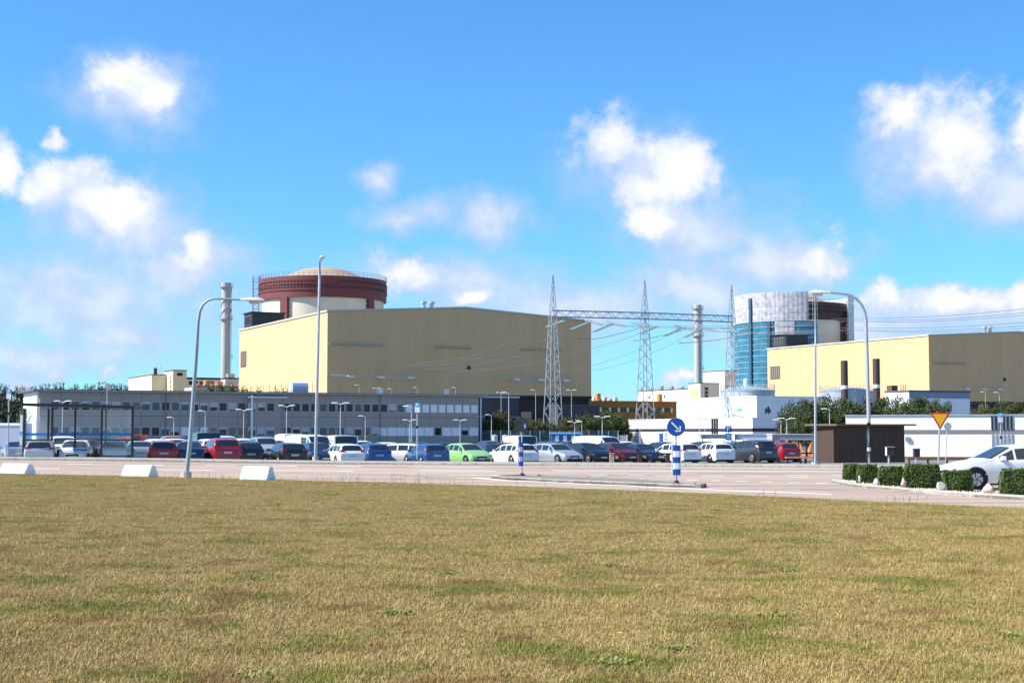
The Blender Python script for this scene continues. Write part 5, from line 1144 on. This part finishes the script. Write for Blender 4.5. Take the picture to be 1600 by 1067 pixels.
for i, (xa, xb) in enumerate(((1228, 1255), (1256, 1284))):
    a = at(xa, 713, 103); b = at(xb, 713, 103); t = thing('low_bench', (a.x, 103, -.45), 'low orange-brown bench under the grey shelter', 'bench', 'low benches by the brown shed'); m1 = MB(); m1.box(a.x, b.x, 103, 103.4, zat(716, 103), zat(713.5, 103)); m1.build('seat', orange, t)
    for x in (a.x + .15, b.x - .15): m1 = MB(); m1.box(x - .04, x + .04, 103.05, 103.35, -.5, zat(716, 103)); m1.build('leg', dark, t)
# dark rail with posts and sandy box in front of the maroon and blue cars
t = thing('timber_barrier', tuple(at(1000, 720, 87)), 'dark timber barrier rail before the maroon and blue cars', 'railing'); a = at(958, 707, 87); b = at(1052, 707, 87)
m1 = MB(); m1.box(a.x, b.x, 86.95, 87.05, zat(710, 87), zat(707.3, 87)); m1.build('rail', mat('dark_timber', (.045, .032, .024), .9), t)
for px in (1000.5, 1044): c = at(px, 715, 87); m1 = MB(); m1.box(c.x - .12, c.x + .12, 87.06, 87.3, -.3, zat(708, 87)); m1.build('post', wood, t)
c = at(956, 714, 86.2); t = thing('sand_box', (c.x, 86.2, 0), 'sandy coloured utility box at the end of the timber barrier', 'utility box'); m1 = MB(); m1.box(c.x - .13, c.x + .13, 86.1, 86.4, -.1, zat(708.5, 86.2)); m1.build('body', mat('sandy', (.45, .33, .20), .8), t); m1 = MB(); m1.box(c.x - .15, c.x + .15, 86.07, 86.43, zat(708.5, 86.2), zat(708, 86.2) + .01); m1.build('lid', mat('sandy_lid', (.52, .40, .27), .8), t)
# white trailer at the far left
Y = 112.0; a = at(-70, 690, Y); b = at(33, 690, Y); zt = zat(662, Y); zb = zat(709, Y) - .1; t = thing('box_trailer', (b.x, Y, -.4), 'large white box trailer left of the bus shelter', 'trailer')
m1 = MB(); m1.box(a.x, b.x, Y, Y + 2.5, zb + .1, zt - .15); m1.build('body', mat('trailer_white', (.62, .61, .68), .5, var=.04), t); m1 = MB(); vs = []
for x in (a.x - .03, b.x + .03):
    for (y, z) in ((Y - .03, zt - .16), (Y - .03, zt - .06), (Y + .12, zt + .04), (Y + 2.38, zt + .04), (Y + 2.53, zt - .06), (Y + 2.53, zt - .16)): vs.append((x, y, z))
m1.add(vs, [tuple(range(6)), tuple(range(6, 12))[::-1]] + [(i, (i + 1) % 6, 6 + (i + 1) % 6, 6 + i) for i in range(6)]); m1.build('roof', white, t)
m1 = MB(); m1.box(a.x, b.x, Y - .02, Y, zat(705, Y), zat(703.5, Y)); m1.build('trim', dark, t)
for x in (a.x + 1.5, b.x - .9): m1 = MB(); m1.tube((x, Y + .05, .0), (x, Y + .3, .0), .38, n=16); m1.build('wheel', tyre, t)
# fence, blue shed and containers below the trees
t = thing('blue_shed', tuple(at(880, 690, 205)), 'small blue shed with pitched roof by the pylon foot', 'shed'); a = at(862, 690, 205); b = at(905, 690, 205); m1 = MB(); m1.box(a.x, b.x, 205, 208, GB, zat(678, 205)); m1.build('wall', bluesh, t)
m1 = MB(); m1.add([(a.x - .2, 204.8, zat(678, 205)), (b.x + .2, 204.8, zat(678, 205)), (b.x + .2, 208.2, zat(678, 205)), (a.x - .2, 208.2, zat(678, 205)), (a.x - .2, 206.5, zat(675, 205)), (b.x + .2, 206.5, zat(675, 205))], [(0, 1, 5, 4), (2, 3, 4, 5), (0, 4, 3), (1, 2, 5), (0, 3, 2, 1)]); m1.build('roof', mat('blue_roof', (.06, .18, .38), .5), t)
for k in range(3): x = a.x + .5 + k * 1.1; m1 = MB(); m1.box(x, x + .5, 204.95, 205.0, .6, 1.4); m1.build('window', pane_w, t)
fence = thing('mesh_fence', tuple(at(760, 690, 214)), 'blue-grey security fence below the trees at the lot edge', 'fence'); x0 = at(752, 690, 214).x; x1 = at(966, 690, 214).x
for k in range(15): x = x0 + (x1 - x0) * k / 14; m1 = MB(); m1.tube((x, 214, GB), (x, 214, 2.1), .05, n=5); m1.build('post', steel, fence)
m1 = MB()
for k in range(9): m1.box(x0, x1, 213.99, 214.01, GB + .1 + k * .33, GB + .13 + k * .33)
for k in range(150): x = x0 + (x1 - x0) * k / 149; m1.box(x - .008, x + .008, 213.985, 214.005, GB, 2.0)
tag(m1.build('mesh', mat('fence_blue', (.10, .20, .28), .6), fence), kind='stuff')
for i, (px, yt, w, m_) in enumerate(((878 - 105, 680, 8, 'p'), (884 - 95, 680, 8, 'p'))):
    c = at(px, 690, 210); t = MB(); r_ = w * 210 / F / 2 * 1.1; zt = zat(yt, 210); t.lathe((c.x, 210), [(.01, zt + .1), (r_, zt), (r_, GB), (.01, GB)], 18); tag(t.build('pale_tank', mat('pale_blue_tank', (.42, .52, .58), .4), None, True), 'pale blue round tank behind the car park fence', 'tank', 'pale blue tanks')
# ================================================================== CARS
PAINT = {}
def paint(name, col, metal=.25):
    if name not in PAINT:
        m = mat('paint_' + name, col, .32, metal, var=.03, coat=.6, spec=.5); m.node_tree.nodes['Principled BSDF'].inputs['Coat Roughness'].default_value = .08; PAINT[name] = m
    return PAINT[name]
for nme, c, me in (('white', (.78, .78, .77), 0), ('silver', (.50, .52, .54), .5), ('black', (.010, .012, .018), .2), ('navy', (.012, .028, .085), .3), ('blue', (.022, .095, .26), .3), ('red', (.36, .012, .022), .1), ('maroon', (.13, .010, .018), .3),
                   ('green', (.30, .58, .22), .1), ('grey', (.055, .060, .070), .4), ('teal', (.02, .07, .09), .3), ('rust', (.30, .085, .05), .1), ('brightred', (.62, .035, .025), 0), ('paleblue', (.30, .38, .50), .4)): paint(nme, c, me)
# stations: (x from nose, z low, z belt, z top, end taper, roof half-width factor)
def profile(kind):
    if kind == 'wagon': L, W, st, ws, rw, sides = 4.65, 1.80, [(0, .30, .52, .60, .78, .55), (.10, .20, .60, .70, .92, .66), (.85, .20, .80, .90, 1, .76), (1.25, .20, .87, .97, 1, .80), (2.05, .20, .92, 1.41, 1, .63), (2.9, .20, .94, 1.47, 1, .64), (3.7, .20, .95, 1.45, 1, .63), (4.25, .20, .96, 1.38, 1, .61), (4.56, .22, .93, .98, .97, .72), (4.65, .30, .80, .86, .90, .70)], 3, 7, (3, 4, 5, 6)
    elif kind == 'hatch': L, W, st, ws, rw, sides = 4.15, 1.76, [(0, .30, .54, .62, .78, .55), (.10, .20, .62, .72, .92, .66), (.7, .20, .82, .92, 1, .76), (1.05, .20, .89, 1.0, 1, .80), (1.85, .20, .94, 1.44, 1, .63), (2.6, .20, .96, 1.50, 1, .64), (3.3, .20, .98, 1.47, 1, .62), (3.75, .20, .99, 1.38, 1, .60), (4.06, .22, .95, 1.02, .96, .70), (4.15, .30, .78, .84, .88, .68)], 3, 7, (3, 4, 5, 6)
    elif kind == 'suv': L, W, st, ws, rw, sides = 4.5, 1.84, [(0, .36, .62, .72, .82, .58), (.10, .26, .72, .84, .94, .68), (.8, .26, .94, 1.03, 1, .78), (1.2, .26, 1.0, 1.09, 1, .82), (1.9, .26, 1.05, 1.60, 1, .66), (2.7, .26, 1.07, 1.68, 1, .67), (3.6, .26, 1.09, 1.66, 1, .66), (4.1, .26, 1.10, 1.58, 1, .64), (4.4, .28, 1.06, 1.12, .98, .74), (4.5, .36, .86, .92, .92, .72)], 3, 7, (3, 4, 5, 6)
    elif kind == 'sedan': L, W, st, ws, rw, sides = 4.6, 1.80, [(0, .30, .52, .60, .78, .55), (.10, .20, .60, .69, .92, .66), (.9, .20, .78, .88, 1, .76), (1.35, .20, .86, .95, 1, .80), (2.15, .20, .91, 1.37, 1, .62), (2.75, .20, .92, 1.42, 1, .63), (3.2, .20, .93, 1.38, 1, .61), (3.95, .20, .94, 1.02, 1, .78), (4.5, .22, .90, .97, .95, .72), (4.6, .30, .74, .80, .88, .70)], 3, 6, (3, 4, 5)
    else: L, W, st, ws, rw, sides = 5.0, 1.94, [(0, .32, .62, .72, .84, .62), (.10, .22, .74, .86, .95, .72), (.45, .22, .92, 1.04, 1, .80), (.75, .22, 1.02, 1.14, 1, .84), (1.55, .22, 1.10, 1.88, 1, .78), (2.5, .22, 1.12, 1.96, 1, .80), (3.8, .22, 1.12, 1.96, 1, .80), (4.8, .22, 1.12, 1.92, 1, .79), (4.96, .24, 1.05, 1.12, .99, .84), (5.0, .32, .80, .86, .96, .82)], 3, 7, (3, 4)
    return L, W, st, ws, rw, sides
def car_meshes(kind, panel=False):
    L, W, st, ws, rw, sides = profile(kind); body = MB(); G = {'windscreen': MB(), 'rear_window': MB(), 'side_glass': MB()}
    sec = []
    for i, (x, zl, zb, zt, e, wt) in enumerate(st):
        hw = W / 2 * e; X = L / 2 - x; w3 = W * .5 * wt * (1.25 if zt - zb < .2 else 1.18); w3 = min(w3, hw * .95)
        d = .05 if zt - zb > .2 else .03
        sec.append([Vector((X, hw * .90, zl)), Vector((X, hw, zl + (zb - zl) * .45)), Vector((X, hw * .985, zl + (zb - zl) * .8)), Vector((X, hw * .955, zb)), Vector((X, w3, zt - d)), Vector((X, w3 * .62, zt - .008)), Vector((X, 0, zt))])
    mir = lambda p: Vector((p.x, -p.y, p.z))
    def patch(fn, us, vs, test, gl):
        for i in range(len(us) - 1):
            for j in range(len(vs) - 1):
                q = [fn(us[i], vs[j]), fn(us[i + 1], vs[j]), fn(us[i + 1], vs[j + 1]), fn(us[i], vs[j + 1])]
                (gl if test(i, j) else body).add(q, [(0, 1, 2, 3)])
    def poly(pts, u):
        n = len(pts) - 1; k = min(n - 1, int(u * n)); return pts[k].lerp(pts[k + 1], u * n - k)
    for i in range(len(st) - 1):
        A, B = sec[i], sec[i + 1]
        for s in (0, 1):
            f = (lambda p: p) if s == 0 else mir
            for j in range(6):
                if j == 3 and i in sides and not (panel and i > 3): 
                    patch(lambda u, v: f(A[3].lerp(B[3], u).lerp(A[4].lerp(B[4], u), v)), [0, .05 if i != ws else .35, .95, 1], [0, .06, .86, 1], lambda a, b: a == 1 and b == 1, G['side_glass']); continue
                if j >= 4 and i in (ws, rw): continue
                body.add([f(A[j]), f(B[j]), f(B[j + 1]), f(A[j + 1])], [(0, 1, 2, 3)])
        if i in (ws, rw):
            T = [A[4], A[5], A[6], mir(A[5]), mir(A[4])]; Bt = [B[4], B[5], B[6], mir(B[5]), mir(B[4])]; m_ = .07
            patch(lambda u, v: poly(T, u).lerp(poly(Bt, u), v), [0, m_, .25, .5, .75, 1 - m_, 1], [0, .06, .92, 1], lambda a, b: 0 < a < 5 and b == 1, G['windscreen' if i == ws else 'rear_window'])
    for S in (sec[0], sec[-1]):
        pts_ = S + [mir(p) for p in S[-2::-1]]; body.add(pts_, [tuple(range(len(pts_)))])
    # merge so smoothing works
    out = {}
    def fin(mb_, nm, mt, smooth=True):
        me = bpy.data.meshes.new(nm); me.from_pydata(mb_.v, [], mb_.f); b = bmesh.new(); b.from_mesh(me); bmesh.ops.remove_doubles(b, verts=b.verts, dist=.002); bmesh.ops.recalc_face_normals(b, faces=b.faces); b.to_mesh(me); b.free(); me.materials.append(mt)
        if smooth:
            for p in me.polygons: p.use_smooth = True
            me.set_sharp_from_angle(angle=R(34))
        return me
    out['body'] = fin(body, 'body', paint('white', (0, 0, 0)))
    for k, g in G.items():
        if g.v: out[k] = fin(g, k, cglass)
    zl = st[3][1]; hw = W / 2
    lo = MB(); lo.box(-L / 2 + .12, L / 2 - .12, -hw * .88, hw * .88, zl - .06, zl + .1); out['underbody'] = lo.mesh('underbody', dark)
    wr = .325 if kind != 'van' else .34
    if kind == 'suv': wr = .36
    tm = MB(); tm.tube((0, -.11, 0), (0, .11, 0), wr, wr, 20); out['tyre'] = tm.mesh('wheel', tyre, smooth=True)
    rm = MB(); rm.tube((0, .10, 0), (0, .118, 0), wr * .66, wr * .6, 14)
    for k in range(5): a = 2 * math.pi * k / 5; rm.add([(wr * .12 * math.cos(a + 1.57), .121, wr * .12 * math.sin(a + 1.57)), (wr * .6 * math.cos(a - .12), .121, wr * .6 * math.sin(a - .12)), (wr * .6 * math.cos(a + .12), .121, wr * .6 * math.sin(a + .12)), (wr * .12 * math.cos(a - 1.57), .121, wr * .12 * math.sin(a - 1.57))], [(0, 1, 2, 3)])
    out['rim'] = rm.mesh('rim', rim, smooth=True)
    am = MB(); am.tube((0, -.02, 0), (0, .012, 0), wr * 1.16, wr * 1.16, 20); out['arch'] = am.mesh('wheel_arch', dark)
    out['wheelpos'] = [(L / 2 - .82 * L / 4.5, wr), (-L / 2 + .85 * L / 4.5, wr)]
    # lamps, plates, mirrors
    f1 = sec[1]; f0 = sec[0]; r0 = sec[-1]; r1 = sec[-2]
    hm = MB(); z = f1[4].z - .08; x = L / 2 - .05; y0 = hw * .52; y1 = hw * .86
    hm.add([(x + .03, y0, z - .09), (x - .16, y1 + .02, z - .05), (x - .32, y1 + .06, z + .05), (x - .06, y0, z + .055), (x - .2, y0, z - .09), (x - .35, y1 - .15, z - .05), (x - .4, y1 - .15, z + .04), (x - .2, y0, z + .05)],
           [(0, 1, 2, 3), (0, 4, 5, 1), (3, 2, 6, 7), (0, 3, 7, 4), (1, 5, 6, 2), (4, 7, 6, 5)]); out['headlight'] = hm.mesh('headlight', headl)
    gm = MB(); gm.box(L / 2 - .06, L / 2 + .012, -hw * .42, hw * .42, f1[4].z - .22, f1[4].z - .07); gm.box(L / 2 - .05, L / 2 + .01, -hw * .7, hw * .7, .28, .42); out['grille'] = gm.mesh('grille', dark)
    tall = kind in ('wagon', 'suv', 'van'); zt0 = st[8][2] - (.16 if not tall else .22); zt1 = st[8][2] + (.02 if not tall else .12); x = -L / 2
    tl = MB(); tl.add([(x + .03, hw * .62, zt0), (x + .035, hw * .90, zt0), (x + .13, hw * .985, zt0 + .02), (x + .06, hw * .62, zt1), (x + .10, hw * .86, zt1), (x + .22, hw * .97, zt1), (x + .22, hw * .6, zt0), (x + .3, hw * .6, zt1)],
           [(0, 1, 4, 3), (1, 2, 5, 4), (0, 3, 7, 6), (0, 6, 2, 1), (3, 4, 5, 7), (2, 6, 7, 5)]); out['taillight'] = tl.mesh('taillight', tail)
    pm = MB(); zz = .62 if kind in ('hatch', 'wagon', 'sedan') else .72; pm.box(-L / 2 - .012, -L / 2 + .06, -.26, .26, zz, zz + .12); out['plate'] = pm.mesh('number_plate', plate)
    pf = MB(); pf.box(L / 2 - .05, L / 2 + .02, -.26, .26, .40, .51); out['plate_front'] = pf.mesh('number_plate', plate)
    bm2 = MB(); bm2.box(-L / 2 - .02, -L / 2 + .2, -hw * .86, hw * .86, .30, .46); out['bumper'] = bm2.mesh('bumper', dark if kind in ('suv',) else None)
    mm = MB(); x = L / 2 - st[3][0] - .35; zc = st[3][2] + .1; mm.add([(x + .06, hw * .93, zc - .05), (x + .08, hw + .17, zc - .04), (x - .04, hw + .18, zc - .04), (x - .05, hw * .93, zc - .05), (x + .04, hw * .95, zc + .08), (x + .05, hw + .15, zc + .09), (x - .04, hw + .16, zc + .09), (x - .05, hw * .95, zc + .08)],
           [(0, 3, 2, 1), (4, 5, 6, 7), (0, 1, 5, 4), (1, 2, 6, 5), (2, 3, 7, 6), (3, 0, 4, 7)]); out['mirror'] = mm.mesh('mirror', None)
    out['L'] = L; return out
def flipy(me):
    m2 = me.copy()
    for v in m2.vertices: v.co.y = -v.co.y
    m2.flip_normals(); return m2
CK = {}
for k in ('wagon', 'hatch', 'suv', 'sedan', 'van'):
    d = CK[k] = car_meshes(k)
    for q in ('headlight', 'taillight', 'mirror', 'rim', 'arch'): d[q + '_m'] = flipy(d[q])
CK['panelvan'] = dict(CK['van']); pv = car_meshes('van', True); CK['panelvan'].update({k: pv[k] for k in ('body', 'side_glass', 'windscreen', 'rear_window')})
def colored(o, m_):
    if not o.data.materials: o.data.materials.append(None)
    o.material_slots[0].link = 'OBJECT'; o.material_slots[0].material = m_
def car(kind, x, y, z, heading, col, label, group='cars parked in the car park', name='parked_car', cat='car'):
    d = CK[kind]; t = bpy.data.objects.new(name, None); COL.objects.link(t); t.location = (x, y, z); t.rotation_euler = (0, 0, R(heading)); tag(t, label, cat, group); ORG[t.name] = (0, 0, 0)
    P_ = paint(col, (0, 0, 0))
    def add(nm, me, loc=(0, 0, 0), par=None, c=None):
        o = bpy.data.objects.new(nm, me); COL.objects.link(o); o.parent = par or t; o.location = loc
        if c: colored(o, c)
        return o
    add('body', d['body'], c=P_); add('underbody', d['underbody'])
    for g in ('windscreen', 'rear_window', 'side_glass'):
        if g in d: add(g, d[g])
    W = profile('van' if kind == 'panelvan' else kind)[1]
    for (wx, wz) in d['wheelpos']:
        for s in (1, -1):
            add('wheel_arch', d['arch'] if s > 0 else d['arch_m'], (wx, s * W / 2 * .985, wz + .02)); w = add('wheel', d['tyre'], (wx, s * (W / 2 - .085), wz)); add('rim', d['rim'] if s > 0 else d['rim_m'], par=w)
    for nm in ('headlight', 'taillight'):
        add(nm, d[nm]); add(nm, d[nm + '_m'])
    add('grille', d['grille']); add('number_plate', d['plate']); add('number_plate', d['plate_front']); add('mirror', d['mirror'], c=P_); add('mirror', d['mirror_m'], c=P_)
    return t
def rowY(X, off): return 102 + .40 * X + off
def park(px, off, kind, col, rear, label, dh=0, dx=0):
    k = (px - 800) / F; Y = (102 + off) / (1 - .40 * k); X = k * Y
    car(kind, X, Y, lotz(X), (113 if rear else 293) + dh, col, label)
front = [(28, 2, 'sedan', 'paleblue', 1, 'pale blue saloon left of the bus shelter'), (66, 0, 'wagon', 'silver', 1, 'silver estate car seen through the left bay of the bus shelter', -8), (120, 0, 'hatch', 'white', 0, 'white car facing out behind the middle of the bus shelter', -12), (178, 0, 'hatch', 'silver', 1, 'silver hatchback behind the right bay of the bus shelter', -6),
    (219, 1, 'sedan', 'silver', 1, 'silver saloon beside the tall red estate', -6), (254, -.5, 'wagon', 'red', 1, 'dark red estate car between the shelter and the leaning lamp', -6), (294, .5, 'sedan', 'navy', 1, 'dark blue saloon behind the leaning street lamp', -4), (346, 0, 'suv', 'red', 1, 'red crossover beside the black hatchback', 0), (386, 1.2, 'hatch', 'black', 1, 'black hatchback next to the empty space', -4),
    (448, 0, 'wagon', 'black', 1, 'black estate with tall red tail lamps', 0), (497, 1.5, 'hatch', 'navy', 0, 'dark blue car behind the tall straight lamp', 0), (536, -.5, 'wagon', 'white', 1, 'white estate car next to the bright blue hatchback'), (580, 2.5, 'hatch', 'blue', 1, 'bright blue hatchback beside the white estate'), (616, 3.5, 'wagon', 'white', 0, 'white estate with long side windows between two blue cars', -130),
    (666, 0, 'wagon', 'blue', 1, 'blue estate with tall red lamps behind the bus stop pole'), (730, 0, 'hatch', 'green', 0, 'light green compact car facing the road', 8), (771, 4.5, 'sedan', 'navy', 0, 'dark saloon between the green and the white car'), (800, -.5, 'wagon', 'white', 1, 'white estate behind the dark-backed sign', 6),
    (868, 1, 'wagon', 'silver', 0, 'silver estate facing the road beside the dark-backed sign', 10), (918, 1.5, 'hatch', 'black', 0, 'black hatchback facing the road with bright lamp', 8), (962, 1.8, 'hatch', 'maroon', 0, 'maroon car behind the timber barrier', 8), (1003, 2, 'sedan', 'navy', 0, 'dark blue saloon behind the timber barrier', 8),
    (1052, 0, 'wagon', 'white', 1, 'white estate behind the blue keep-right sign', 6), (1112, -1, 'hatch', 'white', 1, 'white hatchback with red lamps near the parking sign', -4), (1170, -.5, 'suv', 'grey', 1, 'dark grey crossover beside the red hatchback', 6), (1213, 1.5, 'hatch', 'red', 1, 'red hatchback at the end of the row by the shelters', -2)]
for f_ in front: park(f_[0], f_[1], f_[2], f_[3], f_[4], f_[5], f_[6] if len(f_) > 6 else 0)
back = [(100, 15, 'suv', 'white', 0, 'white crossover in the second row behind the shelter'), (132, 17, 'wagon', 'grey', 1, 'dark estate in the second row behind the shelter'), (185, 16, 'wagon', 'white', 1, 'white estate in the second row by the red box lorry'), (243, 17, 'wagon', 'white', 1, 'white estate showing behind the dark red estate'), (268, 27, 'suv', 'rust', 1, 'rust-coloured crossover before the office'),
    (276, 16, 'hatch', 'white', 0, 'white car behind the dark blue saloon'), (300, 15.5, 'sedan', 'silver', 0, 'silver saloon behind the leaning lamp'), (318, 27, 'van', 'teal', 1, 'dark teal van before the office windows'), (326, 15.5, 'hatch', 'white', 1, 'white hatchback behind the red crossover'), (347, 28, 'suv', 'white', 1, 'white crossover near the small parking sign'), (377, 27, 'hatch', 'white', 1, 'white hatchback left of the white downpipe'),
    (414, 21, 'suv', 'silver', 0, 'silver off-roader facing out across the empty space'), (437, 23, 'sedan', 'navy', 0, 'dark blue saloon beside the silver off-roader'), (452, 25, 'panelvan', 'white', 1, 'white box van behind the black estate'), (487, 15.5, 'van', 'white', 0, 'white minibus with dark windscreen behind the tall lamp', 14), (531, 16, 'panelvan', 'white', 1, 'white panel van with two dark rear windows', -4), (566, 26, 'hatch', 'white', 0, 'white car beyond the white panel van'),
    (598, 15.5, 'wagon', 'white', 1, 'white estate behind the bright blue hatchback'), (610, 27, 'sedan', 'grey', 1, 'grey saloon far back before the office'), (648, 17, 'hatch', 'black', 1, 'black car behind the blue estate'), (690, 18, 'sedan', 'navy', 1, 'dark blue saloon behind the green compact'), (786, 16, 'sedan', 'maroon', 1, 'maroon saloon behind the white estate and sign'), (808, 30, 'panelvan', 'white', 1, 'white van far back below the trees'), (850, 17, 'hatch', 'grey', 1, 'grey hatchback behind the silver estate'),
    (884, 28, 'wagon', 'grey', 1, 'grey estate far back by the blue shed'), (938, 14, 'panelvan', 'white', 0, 'long white van behind the maroon car', 16), (968, 27, 'hatch', 'red', 0, 'red hatchback beyond the long white van'), (978, 15, 'hatch', 'white', 0, 'white hatchback behind the dark blue saloon and barrier'), (1030, 16, 'wagon', 'grey', 1, 'grey estate before the white pavilion'), (1092, 13, 'hatch', 'grey', 1, 'grey car behind the white hatchback with red lamps'), (760, 30, 'hatch', 'grey', 1, 'grey hatchback far back by the office corner'), (1140, 9, 'hatch', 'black', 1, 'black car behind the dark grey crossover')]
for f_ in back: park(f_[0], f_[1], f_[2], f_[3], f_[4], f_[5], f_[6] if len(f_) > 6 else 0)
# red box lorry behind the shelter
c = at(203, 690, 112); t = thing('red_lorry', (c.x, 112, lotz(c.x)), 'bright red box lorry behind the right end of the shelter', 'lorry'); a = at(180, 690, 112); b = at(221, 690, 112); z0 = lotz(c.x)
m1 = MB(); m1.box(a.x, b.x - .9, 112, 114, z0 + .7, zat(682, 112)); m1.build('cargo_bed', paint('brightred', (0, 0, 0)), t); m1 = MB(); m1.box(b.x - .85, b.x, 112, 114, z0 + .4, zat(678.5, 112)); m1.build('cab', paint('brightred', (0, 0, 0)), t); m1 = MB(); m1.box(b.x - .6, b.x - .1, 111.97, 112.0, z0 + 1.25, zat(680, 112)); m1.build('side_glass', cglass, t)
for x in (a.x + .5, b.x - .45): m1 = MB(); m1.tube((x, 112.0, z0 + .4), (x, 112.3, z0 + .4), .4, n=18); m1.build('wheel', tyre, t)
# the white saloon waiting behind the bed
pc = at(1576, 771, 46.9); car('sedan', pc.x, 46.9, 0.0, 187, 'white', 'white saloon driving out behind the hedge blocks', 'car at the junction', 'saloon_car')
# ================================================================== WEEDS at the lawn edge
rr = random.Random(21); wm = MB()
def weed(px, n_, hmax):
    for _ in range(n_):
        x_ = px + rr.gauss(0, 14); i = [k for k in range(len(EDGE) - 1) if EDGE[k][0] <= x_ <= EDGE[k + 1][0]]
        if not i: continue
        (a0, b0), (a1, b1) = EDGE[i[0]], EDGE[i[0] + 1]; py = b0 + (b1 - b0) * (x_ - a0) / (a1 - a0) + rr.uniform(.2, 1.5); p = on_ground(x_, py, .05); h = rr.uniform(.3, 1) * hmax; l = Vector((rr.gauss(0, .08), rr.gauss(0, .08), 0))
        wm.tube(p, p + Vector((0, 0, h)) + l, .005, .003, 3)
        for k in range(6):
            u = rr.uniform(.3, 1); q = p + (Vector((0, 0, h)) + l) * u; d = Vector((rr.gauss(0, 1), rr.gauss(0, 1), rr.uniform(.2, 1))).normalized() * rr.uniform(.02, .05); w = d.cross(Vector((0, 0, 1))).normalized() * .008
            wm.add([q, q + d * .5 + w, q + d, q + d * .5 - w], [(0, 1, 2, 3)])
for px, n_, h in ((335, 14, .32), (270, 6, .25), (365, 5, .3), (520, 8, .35), (550, 9, .42), (600, 4, .25), (628, 8, .42), (672, 10, .38), (715, 6, .28), (835, 3, .25), (90, 6, .2), (1410, 6, .3), (1400, 4, .3), (150, 4, .2), (450, 5, .25), (1000, 4, .18), (1200, 4, .18)): weed(px, n_, h)
tag(wm.build('weeds', leafmat('weed_leaf', (.06, .07, .02), (.22, .17, .07), 3)), 'thin dry weeds standing along the lawn edge', 'weeds', kind='stuff')
# broad-leaved green clumps in the lawn
cm = MB()
for (px, py, s, n_) in ((40, 756, .55, 260), (140, 755, .35, 120), (275, 758, .4, 140), (620, 957, .16, 90), (640, 855, .18, 70), (515, 772, .35, 110), (1230, 884, .14, 60), (400, 908, .15, 50), (735, 788, .3, 90), (1125, 797, .22, 90), (1100, 808, .2, 60), (405, 1060, .14, 60), (1050, 1020, .16, 80), (1220, 962, .14, 60), (960, 1045, .15, 60), (1580, 985, .14, 60), (700, 895, .2, 60), (955, 878, .2, 60), (490, 782, .3, 60)):
    p0 = on_ground(px, py, .1)
    for _ in range(n_):
        x = p0.x + rr.gauss(0, s * .5); y = p0.y + rr.gauss(0, s * .5); z = lawn_z(x, y); a = rr.uniform(0, 6.28); l = rr.uniform(.04, .10); h = rr.uniform(.01, .05); d = Vector((math.cos(a), math.sin(a), 0)); w = Vector((-d.y, d.x, 0)) * rr.uniform(.008, .016)
        cm.add([Vector((x, y, z)), Vector((x, y, z + h)) + d * l * .5 + w, Vector((x, y, z + h * .8)) + d * l, Vector((x, y, z + h)) + d * l * .5 - w], [(0, 1, 2, 3)])
tag(cm.build('green_clumps', leafmat('clump_leaf', (.10, .14, .025), (.27, .32, .07), 3)), 'green broad-leaved clumps dotted over the dry lawn', 'ground cover', kind='stuff')
p = on_ground(968, 999, .13); fl = MB()
for k in range(9): a = k * .7; fl.add([(p.x, p.y, p.z + .05), (p.x + .022 * math.cos(a), p.y + .022 * math.sin(a), p.z + .058), (p.x + .022 * math.cos(a + .6), p.y + .022 * math.sin(a + .6), p.z + .058)], [(0, 1, 2)])
fl.tube((p.x, p.y, p.z - .05), (p.x, p.y, p.z + .05), .003, n=4); tag(fl.build('dandelion', mat('flower_yellow', (.85, .62, .01), .7)), 'single yellow dandelion in the dry grass', 'flower')
